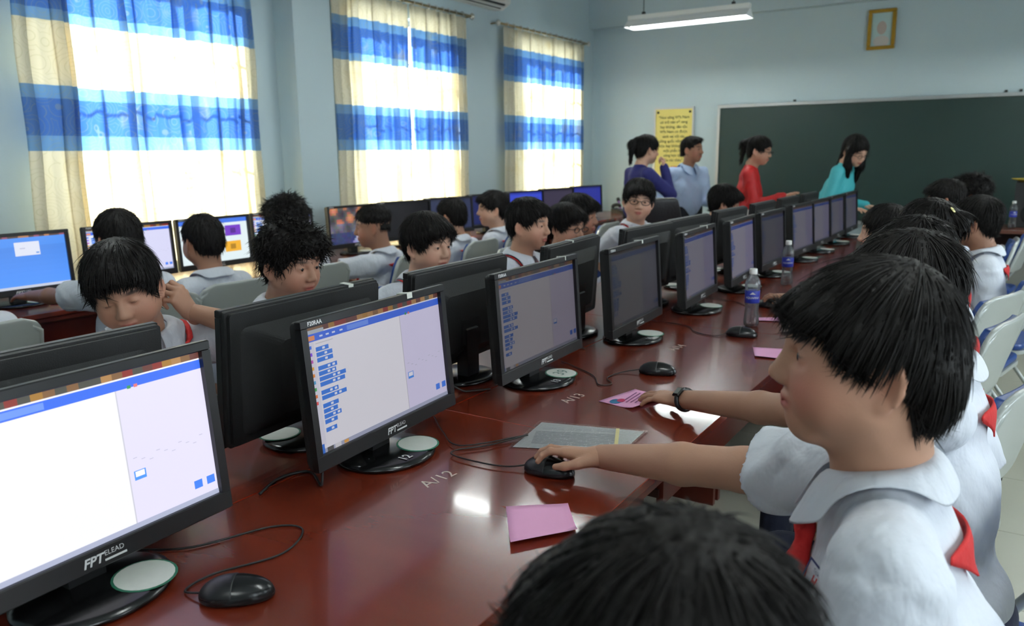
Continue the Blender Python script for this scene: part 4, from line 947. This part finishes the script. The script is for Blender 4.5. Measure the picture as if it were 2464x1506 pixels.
# ---------------------------------------------------------------- pupils along the window wall, facing the wall
person('pupil whose white sleeve shows beside the blue login screen', (-3.413, 1.311, 1.032), 180, 'boy', 'short', 'mid', (0, 8, 0), res=.008, lean=-.05, hs=1.1)
person('boy with cropped hair and both ears showing', (-3.390, 2.006, 1.102), 180, 'boy', 'crop', 'tan', (0, 6, 0), arms=((1, (-3.865, 1.831, .83), 'flat', dict(pole=(-.2, 1.0, -.2))), ), res=.007, scarf=False, lean=-.05, hs=1.1)
person('boy with short hair and wide red scarf on his back', (-3.434, 2.472, 1.046), 176, 'boy', 'crop', 'tan', (0, 6, 0), res=.007, lean=-.05, hs=1.1)
person('pupil with spiky hair mostly hidden behind the curly-haired boy', (-3.503, 3.079, 1.090), 180, 'boy', 'curly', 'mid', (0, 6, 0), res=.008, lean=-.05, hs=1.1)
person('boy with shaved sides leaning left of the black monitor', (-3.434, 3.708, 1.019), 196, 'boy', 'fade', 'tan', (24, 6, 0), arms=((1, (-3.70, 3.446, .80), 'flat', dict(pole=(-.2, 1.0, -.2))), ), res=.007, lean=-.05, hs=1.1)
person('boy with short hair before the blue-grey monitors', (-3.446, 4.538, 1.024), 182, 'boy', 'crop', 'mid', (0, 6, 0), res=.008, lean=-.05, hs=1.1)
person('boy turning his head with a bright red scarf on his back', (-3.456, 5.082, 1.041), 184, 'boy', 'short', 'light', (40, 2, 0), res=.007, lean=-.05, hs=1.12)
# ---------------------------------------------------------------- teachers at the front
m_nv = mat('navy blue jacket', srgb(28, 30, 96), .75, bump=(16, .6)); m_lb = mat('light blue office shirt', srgb(176, 196, 226), .8, bump=(18, .8)); m_rd = mat('red long dress silk', srgb(188, 22, 24), .55, bump=(14, .5)); m_tq = mat('turquoise long dress silk', srgb(70, 178, 186), .55, bump=(14, .6)); m_blkt = mat('black trousers', srgb(24, 24, 30), .8); m_wht = mat('white silk trousers', srgb(220, 218, 214), .6)
person('woman in a navy jacket with ponytail, hand raised to her mouth', (-2.92, 6.80, 1.482), 52, 'woman', 'ponytail', 'light', (-4, 8, 0), arms=((-1, (-2.76, 6.82, 1.32), 'fist', dict(dir=(-.2, .1, .9), up=(.8, .5, 0), pole=(.2, -.25, -1))), (1, (-2.95, 7.04, .93), 'flat', {})), stand=True, shirt=m_nv, low=m_blkt, scarf=False, collar=False, sleeve='long', hipz=.92, lean=.03, res=.008, shoulders=.165, hs=1.06)
person('man in a light blue office shirt facing the pupils', (-2.79, 7.60, 1.48), -32, 'man', 'man', 'tan', (24, 0, 0), arms=((-1, (-2.97, 7.35, .88), 'flat', {}), (1, (-2.47, 7.60, .92), 'flat', {})), stand=True, shirt=m_lb, low=m_blkt, scarf=False, sleeve='long', hipz=.90, lean=.02, res=.008, shoulders=.185, hs=1.08)
person('woman in a red long dress with dark ponytail and glasses', (-2.09, 7.45, 1.462), 14, 'woman', 'tailhigh', 'mid', (-16, 12, 0), arms=((-1, (-1.84, 7.36, 1.05), 'flat', {}), (1, (-1.92, 7.62, .98), 'flat', {})), stand=True, shirt=m_rd, low=m_wht, scarf=False, collar=False, sleeve='long', hipz=.90, lean=.03, res=.008, shoulders=.155, hs=1.06, glasses=True)
person('woman in a turquoise dress with long hair looking down', (-1.33, 7.80, 1.45), -8, 'woman', 'long', 'light', (-26, 30, 6), arms=((-1, (-1.28, 7.58, .95), 'flat', {}), (1, (-1.24, 7.98, .95), 'flat', {})), stand=True, shirt=m_tq, low=m_wht, scarf=False, collar=False, sleeve='long', hipz=.93, lean=.12, res=.008, shoulders=.165, hs=1.12, glasses=True)

# school badge on the bowl-cut boy's shirt front, watch on the other boy's wrist
bt, bS, bN, bhip, bF, borg = mb_
q = cast([bN+V3(.4, .085, -.135)], V3(-1, 0, 0), bS, .010)[0]; n = Body_normals(bS, q[None])[0]
b = MB()
for x0, x1, z0, z1 in ((-.028, .028, .020, .0225), (-.028, .028, -.0225, -.020), (-.028, -.0255, -.02, .02), (.0255, .028, -.02, .02)): b.box(0, .0012, x0, x1, z0, z1)
o = obj('school_badge', b, mat('navy badge thread', srgb(40, 44, 96), .8), bt); o.matrix_local = Matrix.Translation(q) @ Vector(n).to_track_quat('X', 'Z').to_matrix().to_4x4()
link('badge_lettering', text_mesh('H', .02, bold=.001), m_red, o, loc=(.001, .004, 0), rot=(PI/2, 0, PI/2)); link('badge_lettering', text_mesh('Trường', .008), mat('navy badge thread', srgb(40, 44, 96), .8), o, loc=(.001, .004, .013), rot=(PI/2, 0, PI/2))
gt, gS, gN, gh, gF, gorg = gc_
o = obj('hair_clip', MB().lathe([(.001, -.004), (.010, -.003), (.014, 0), (.010, .003), (.001, .004)], 14), mat('pale gold clip', srgb(220, 210, 150), .2, .8), gt, smooth=True); hair_o = [c for c in gt.children if c.name.startswith('hair')][0]; o.matrix_local = hair_o.matrix_local @ Matrix.Translation((-.105, .035, .075)) @ Matrix.Rotation(-1.0, 4, 'Y')
# ================================================================ things on the desks
def desk_at(x, y):
    for xa, xb, y0, y1, t in DESKS:
        if xa <= x <= xb and y0 <= y <= y1: return t
m_mouse = mat('black mouse plastic', srgb(17, 17, 19), .25); m_mouse2 = mat('satin black mouse buttons', srgb(22, 22, 25), .38); m_cord = mat('black cable', srgb(18, 18, 18), .5)
def mouse_meshes():
    B = Body(); B.ell((-.006, 0, .008), (.054, .031, .030), .01); B.ell((.02, 0, .006), (.040, .029, .024), .02); B.ell((0, 0, -.4), (.8, .8, .4032), .001, -1)
    a = B.mesh(.0022); C = Body(); C.ell((-.006, 0, .0085), (.0545, .0315, .0305), .01); C.ell((.02, 0, .0065), (.0405, .0293, .0245), .02); C.ell((0, 0, -.2), (.3, .3, .214), .002, -1); C.limb((-.1, 0, .02), (.0, 0, .02), .06, .06, .002, -1, flat=True); C.limb((-.02, 0, .03), (.1, 0, .026), .0009, .0009, .001, -1)
    return np_mesh('shell', [a]), np_mesh('button', [C.mesh(.0022)]), MB().tube([(.028, -.003, .027), (.028, .003, .027)], .008, 12).mesh('scroll_wheel', True)
MM = mouse_meshes()
def smooth_path(P, n=8):
    P = [Vector(p) for p in P]; out = []
    for i in range(len(P)-1):
        a, b, c, d = P[max(0, i-1)], P[i], P[i+1], P[min(len(P)-1, i+2)]
        for k in range(n):
            t = k/n; out.append(.5*((2*b)+(c-a)*t+(2*a-5*b+4*c-d)*t*t+(3*b-a-3*c+d)*t**3))
    return out+[P[-1]]
def mouse(x, y, ang, label, cord, group=None, cz=.0025):
    t_ = thing('computer_mouse', label, 'mouse', (x, y, ZD+.0004), math.radians(ang), group)
    link('shell', MM[0], m_mouse, t_); link('button', MM[1], m_mouse2, t_); link('scroll_wheel', MM[2], m_cord, t_)
    c, s = math.cos(math.radians(-ang)), math.sin(math.radians(-ang))
    L = [(.052, 0, .012)]+[((px-x)*c-(py-y)*s, (px-x)*s+(py-y)*c, .0028) for px, py in cord]
    obj('cord', MB().tube([Vector((p.x, p.y, max(p.z, cz))) for p in smooth_path(L)], .0019, 6), m_cord, t_, smooth=True); return t_
mouse(-1.012, .735, 217, 'black mouse with looped cord before the bright white editor screen', [(-1.10, .70), (-1.105, .76), (-1.06, .87), (-1.10, .955), (-1.16, .93), (-1.22, .80), (-1.30, .74)])
mouse(-.835, 1.438, 186, 'black mouse under the hand of the bowl-cut boy', [(-.96, 1.40), (-1.07, 1.40), (-1.09, 1.43), (-1.04, 1.50), (-1.00, 1.60), (-1.01, 1.585), (-1.10, 1.46), (-1.20, 1.52), (-1.29, 1.60)], cz=.0068)
mouse(-.945, 2.325, 196, 'black mouse beside the pink printed slip', [(-1.05, 2.27), (-1.06, 2.19), (-1.02, 2.14), (-1.05, 2.11), (-1.12, 2.2), (-1.29, 2.3)])
mouse(-.872, 2.985, 185, 'black mouse standing in front of the near water bottle', [(-.96, 2.93), (-1.05, 2.96), (-1.12, 3.05), (-1.29, 3.08)])
mouse(-.94, 3.625, 182, 'black mouse under the hand of the girl with a hair clip', [(-1.03, 3.6), (-1.12, 3.68), (-1.29, 3.72)])
m_pink = mat('pink paper', srgb(244, 176, 216), .75, vary=(14, .03))
def slip(pts, label, lift=0.0, note=None, z=ZD):
    P = [Vector((x, y, 0)) for x, y in pts]; c = sum(P, Vector())/4; n = 8; G = []
    for i in range(n+1):
        u = i/n; row = []
        for j in range(n+1):
            v = j/n; p = (P[0]*(1-u)+P[3]*u)*(1-v)+(P[1]*(1-u)+P[2]*u)*v-c; h = .0008+lift*(max(0, u-.6)**2*6+.3*max(0, v-.7)**2*4)+.0005*math.sin(7*u+3*v); row.append((p.x, p.y, h))
        G.append(row)
    t_ = obj('paper_slip', MB().grid(G), m_pink, smooth=True); t_.location = (c.x, c.y, z+.0003); t_.modifiers.new('s', 'SOLIDIFY').thickness = .0004; tag(t_, label, 'paper', 'pink paper slips'); return t_
slip([(-.825, 1.244), (-.724, 1.321), (-.645, 1.215), (-.725, 1.107)], 'blank pink paper slip under the reaching arm of the bowl-cut boy', .01)
sl = slip([(-.978, 1.965), (-.935, 2.125), (-.815, 2.10), (-.862, 1.945)], 'pink printed slip with a small coloured drawing held by the wristwatch boy', .006)
m_print = mat('dark violet print', srgb(120, 60, 110), .7)
for k in range(6): obj('print_line', MB().box(-.02+.012*k, -.0165+.012*k, -.045+.004*k, .06, .0025, .0028), m_print, sl)
obj('printed_drawing', MB().prism(disc((0, 0), .016, .022, 12), (.0026, .003)), mat('teal print', srgb(40, 110, 150), .7), sl, loc=(-.035, -.05, 0)); obj('printed_drawing', MB().prism(disc((0, 0), .011, .016, 12), (.003, .0034)), mat('magenta print', srgb(190, 40, 90), .7), sl, loc=(-.025, -.035, 0))
slip([(-.785, 2.83), (-.66, 2.86), (-.64, 2.70), (-.737, 2.69)], 'pink slip at the desk edge beside the face of the bowl-cut boy', .004)
slip([(-.93, 3.36), (-.82, 3.42), (-.79, 3.34), (-.90, 3.29)], 'pink slip next to the near water bottle', .003)
slip([(-4.06, 2.02), (-3.93, 2.24), (-3.86, 2.20), (-3.99, 1.98)], 'pink slip under the lit blue login screen', .003)
# clear document sleeve
env = [(-1.0, 1.522), (-1.033, 1.726), (-.755, 1.805), (-.744, 1.631)]
ce = Vector((sum(p[0] for p in env)/4, sum(p[1] for p in env)/4, 0))
def quad(k, z0, z1, pts=env): return MB().prism([((x-ce.x)*k, (y-ce.y)*k) for x, y in pts], (z0, z1))
t_ = thing('document_sleeve', 'clear plastic sleeve holding a printed grey sheet on the desk', 'document', (ce.x, ce.y, ZD+.0004))
obj('sheet', quad(.94, .0006, .0012), mat('grey printed paper', srgb(212, 214, 214), .6, vary=(40, .06)), t_)
m_sleeve = bpy.data.materials.new('clear plastic film'); m_sleeve.use_nodes = True; nt = m_sleeve.node_tree; nt.nodes.clear(); o_ = nt.nodes.new('ShaderNodeOutputMaterial'); mx = nt.nodes.new('ShaderNodeMixShader'); tr = nt.nodes.new('ShaderNodeBsdfTransparent'); gl = nt.nodes.new('ShaderNodeBsdfGlossy'); gl.inputs['Roughness'].default_value = .12; no = nt.nodes.new('ShaderNodeTexNoise'); no.inputs['Scale'].default_value = 30; bu = nt.nodes.new('ShaderNodeBump'); bu.inputs['Strength'].default_value = .5; bu.inputs['Distance'].default_value = .01
mx.inputs[0].default_value = .16; nt.links.new(no.outputs['Fac'], bu.inputs['Height']); nt.links.new(bu.outputs[0], gl.inputs['Normal']); nt.links.new(tr.outputs[0], mx.inputs[1]); nt.links.new(gl.outputs[0], mx.inputs[2]); nt.links.new(mx.outputs[0], o_.inputs[0])
obj('film', quad(1.0, .0030, .0034), m_sleeve, t_)
ux, uy = Vector((-.744+1.0, 1.631-1.522, 0)).normalized(), Vector((-1.033+1.0, 1.726-1.522, 0)).normalized(); rz_ = math.atan2(ux.y, ux.x)
m_pr = mat('grey print', srgb(146, 148, 156), .7); m_hl = mat('pale printed box', srgb(206, 208, 212), .6)
for k in range(11):
    o = obj('print_line', MB().box(-.115, .085, -.055+.0085*k, -.0525+.0085*k, .0014, .0017), m_pr, t_, rot=(0, 0, rz_))
for x0 in (-.10, -.03, .04): obj('print_box', MB().box(x0, x0+.055, .052, .068, .0014, .0018), m_hl, t_, rot=(0, 0, rz_))
obj('binding_strip', MB().box(.088, .097, -.075, .072, .0036, .0046), mat('pale yellow strip', srgb(222, 210, 150), .5), t_, rot=(0, 0, rz_))
# chalk marks on the desktops
m_chalk = mat('chalk', srgb(206, 190, 180), .9)
for s, x, y, a in (('A/12', -1.03, 1.285, 84), ('A/13', -1.055, 1.955, 84), ('A/14', -1.02, 2.69, 84), ('A/', -1.06, .56, 80)):
    d = desk_at(x, y); link('chalk_mark', text_mesh(s, .05), m_chalk, d, loc=(x-d.location.x, y-d.location.y, ZD+.0004), rot=(0, 0, math.radians(a)))
# water bottles
def bottle_glass():
    m = bpy.data.materials.new('clear bottle plastic'); m.use_nodes = True; nt = m.node_tree; nt.nodes.clear(); o_ = nt.nodes.new('ShaderNodeOutputMaterial'); mx = nt.nodes.new('ShaderNodeMixShader'); tr = nt.nodes.new('ShaderNodeBsdfTransparent'); gl = nt.nodes.new('ShaderNodeBsdfGlossy'); fr = nt.nodes.new('ShaderNodeFresnel'); fr.inputs[0].default_value = 1.5
    tr.inputs[0].default_value = (.97, .98, .99, 1); gl.inputs['Roughness'].default_value = .05; nt.links.new(fr.outputs[0], mx.inputs[0]); nt.links.new(tr.outputs[0], mx.inputs[1]); nt.links.new(gl.outputs[0], mx.inputs[2]); df = nt.nodes.new('ShaderNodeBsdfTranslucent'); df.inputs[0].default_value = (.8, .82, .84, 1); m2 = nt.nodes.new('ShaderNodeMixShader'); m2.inputs[0].default_value = .13; nt.links.new(mx.outputs[0], m2.inputs[1]); nt.links.new(df.outputs[0], m2.inputs[2]); nt.links.new(m2.outputs[0], o_.inputs[0]); return m
m_bot = bottle_glass(); m_lab = mat('blue bottle label', srgb(40, 54, 160), .4); m_cap = mat('white bottle cap', srgb(226, 226, 224), .4)
def bottle(x, y, label, z=ZD, s=1.0):
    t_ = thing('water_bottle', label, 'bottle', (x, y, z), 0, 'plastic water bottles'); t_.scale = (s, s, s)
    o = obj('bottle_body', MB().lathe([(.001, .004), (.022, .001), (.029, .006), (.031, .02), (.0285, .05), (.0265, .075), (.029, .098), (.029, .150), (.0285, .152), (.0315, .165), (.031, .178), (.024, .198), (.0145, .212), (.0125, .222)], 28), m_bot, t_, smooth=True); o.modifiers.new('s', 'SOLIDIFY').thickness = .0008
    lb = obj('bottle_label', MB().lathe([(.0293, .100), (.0297, .101), (.0297, .149), (.0293, .150)], 28), m_lab, t_, smooth=True)
    lb.data.polygons.foreach_set('use_smooth', [True]*len(lb.data.polygons))
    tm = text_mesh('AQUAFINA', .0115, bold=.0002).copy(); tm.materials.clear()
    for v in tm.vertices:
        a = v.co.x/.030; h = v.co.y; v.co = (.0300*math.cos(a-1.25), .0300*math.sin(a-1.25), .122+h)
    link('label_lettering', tm, m_letter, lb)
    obj('label_wave', MB().prism([(-.012, .136), (0, .146), (.012, .136)], (.0300, .0303), 'x'), m_letter, lb, rot=(0, 0, -1.25))
    b = MB().lathe([(.0145, .216), (.0155, .218), (.0155, .236), (.0145, .238), (.001, .2385)], 24); obj('cap', b, m_cap, t_, smooth=False)
    return t_
bottle(-.895, 3.185, 'clear water bottle with blue label standing behind a mouse'); bottle(-1.03, 4.30, 'clear water bottle with blue label beside the almost dark monitor')
# monitor cables on the desk
for i, (P, l) in enumerate((([(-1.30, 1.02, .752), (-1.33, 1.10, .753), (-1.30, 1.16, .753), (-1.22, 1.12, .753), (-1.29, 1.2, .90)], 'thin black cable curling out between the two nearest screens'), ([(-1.40, 1.74, .87), (-1.42, 1.80, .80), (-1.36, 1.84, .753), (-1.31, 1.9, .753)], 'black cable hanging behind the screen numbered 13'), ([(-1.40, 2.36, .9), (-1.36, 2.40, .82), (-1.38, 2.46, .753), (-1.30, 2.5, .753)], 'black cable drooping behind the nearly dark screen'))):
    tag(obj('monitor_cable', MB().tube([Vector((p.x, p.y, max(p.z, ZD+.0036))) for p in smooth_path(P)], .0032, 7), m_cord, smooth=True), l, 'cable')
# crumpled clear bag
B = Body()
for k in range(9): B.ell((rng.uniform(-.03, .03), rng.uniform(-.04, .04), rng.uniform(.02, .07)), (rng.uniform(.012, .03), rng.uniform(.012, .03), rng.uniform(.015, .035)), .008)
B.ell((0, 0, -.2), (.4, .4, .2015), .004, -1)
o = link('plastic_bag', np_mesh('plastic_bag', [B.mesh(.006)], smooth=False), mat('cloudy plastic film', srgb(150, 150, 152), .35)); o.location = (-1.345, 2.98, ZD); tag(o, 'crumpled grey plastic bag behind the nearly dark screen', 'bag')
# ================================================================ front of the room
m_tdesk = mat('grey laminate desk front', srgb(116, 116, 110), .5, vary=(6, .05)); m_ttop = mat('brown desk top', srgb(96, 56, 44), .35, vary=(4, .2, (1, 6, 1)))
t_ = thing('teacher_desk', 'grey fronted teacher desk with brown top before the chalkboard', 'desk', (.42, 8.35, 0))
for nm, bb, m in (('desktop', (-.75, .75, -.35, .35, .735, .765), m_ttop), ('front_panel', (-.70, .70, -.31, -.29, .20, .63), m_tdesk), ('side_panel', (-.72, -.70, -.31, .31, 0, .735), m_tdesk), ('side_panel', (.70, .72, -.31, .31, 0, .735), m_tdesk), ('back_rail', (-.70, .70, .27, .29, .5, .735), m_under)): obj(nm, MB().box(*bb, .003), m, t_)
for xx in (-.25, .25): obj('shelf_post', MB().box(xx-.02, xx+.02, -.315, -.29, .63, .735), mat('orange wood', srgb(170, 100, 50), .5), t_)
bottle(-.075, 8.22, 'water bottle with blue label standing on the teacher desk', .765)
t_ = thing('speaker_box', 'tall black loudspeaker box standing on the teacher desk', 'speaker', (.06, 8.44, .765)); obj('cabinet', MB().box(-.14, .14, -.12, .12, 0, .40, .006), m_blk2, t_)
for zz, r in ((.12, .085), (.29, .05)): obj('speaker_cone', MB().lathe([(r, 0), (r*.95, -.004), (r*.4, -.018), (.002, -.012)], 20), m_gloss, t_, loc=(0, -.1215, zz), rot=(PI/2, 0, 0))
t_ = thing('flower_tray', 'yellow tray with an orange cloth on top of the loudspeaker', 'tray', (.05, 8.44, 1.166)); obj('tray', MB().lathe([(.10, 0), (.17, .02), (.172, .024), (.10, .006), (.001, .006)], 20), mat('yellow tray', srgb(206, 180, 70), .5), t_)
B = Body(); [B.ell((.03*math.cos(k*2), .03*math.sin(k*2.3), .03+.012*k), (.05, .04, .02), .01) for k in range(4)]
link('cloth', np_mesh('cloth', [B.mesh(.008)]), mat('orange cloth', srgb(220, 84, 40), .8), t_)
for i, (x, l) in enumerate(((-.27, 'small white cup at the end of the teacher desk'), (-.20, 'small white cup beside the water bottle on the teacher desk'))):
    t_ = obj('cup', MB().lathe([(.02, 0), (.03, .05), (.032, .052), (.028, .05), (.018, .004), (.001, .004)], 18), m_cap, smooth=True); t_.location = (x, 8.22, .766); tag(t_, l, 'cup')
o = obj('board_eraser', MB().box(-.07, .07, -.022, .022, 0, .04, .004), mat('pinkish felt eraser', srgb(176, 140, 130), .8)); o.location = (-1.25, Yb-.074, bz0-.0195); tag(o, 'pale felt eraser lying on the chalkboard ledge', 'eraser')
# corner desk: telephone and slim stick
t_ = thing('telephone', 'black desk telephone on the corner desk by the wall', 'telephone', (-4.05, 8.68, .7505)); obj('base', MB().prism([(-.09, 0), (.09, 0), (.09, .03), (-.09, .06)], (-.08, .08), 'y'), m_blk, t_)
obj('handset', MB().tube(smooth_path([(-.06, -.1, .075), (-.06, -.08, .092), (-.06, 0, .10), (-.06, .08, .092), (-.06, .1, .075)]), [.02]*33, 10), m_blk, t_, smooth=True)
t_ = thing('microphone', 'slim purple stick with black head leaning on the corner wall', 'microphone', (-4.18, 8.72, .7505))
a, bb = Vector((.10, .05, .012)), Vector((-.06, .28, .16)); obj('handle', MB().tube([a, a.lerp(bb, .75)], [.011, .014], 10), mat('purple metal', srgb(146, 84, 170), .4, .3), t_, smooth=True); obj('head', MB().tube([a.lerp(bb, .75), a.lerp(bb, .8), a.lerp(bb, .95), bb], [.014, .022, .022, .008], 12), m_blk, t_, smooth=True)
# black office chair behind the far pupils
t_ = thing('office_chair', 'black high-backed office chair in front of the man in light blue', 'chair', (-2.46, 5.50, 0), math.radians(150))
m_lea = mat('black leatherette', srgb(22, 21, 22), .45, bump=(60, .2))
P = []
for i in range(9):
    z = .52+.62*i/8; w = .20+.035*math.sin(PI*i/8)-.05*(i/8)**4; P.append([(-.20-.10*i/8+.03*math.cos(PI*(j/8-.5)), w*(2*j/8-1), z) for j in range(9)])
o = obj('backrest', MB().grid(P), m_lea, t_, smooth=True); o.modifiers.new('s', 'SOLIDIFY').thickness = .06; bv = o.modifiers.new('b', 'BEVEL'); bv.width = .02; bv.segments = 3
o = obj('seat', MB().prism(rounded(.44, .46, .08, 5), (.43, .50)), m_lea, t_); bv = o.modifiers.new('b', 'BEVEL'); bv.width = .02; bv.segments = 3
obj('gas_column', MB().tube([(0, 0, .09), (0, 0, .43)], .025, 12), m_blk, t_)
for k in range(5):
    a = 2*PI*k/5; lg = obj('leg', MB().tube([(0, 0, .10), (.26*math.cos(a), .26*math.sin(a), .065)], [.025, .014], 8), m_blk, t_); obj('caster', MB().lathe([(.024, -.02), (.026, 0), (.024, .02)], 12), m_rub, lg, loc=(.26*math.cos(a), .26*math.sin(a), .027), rot=(PI/2, 0, a))
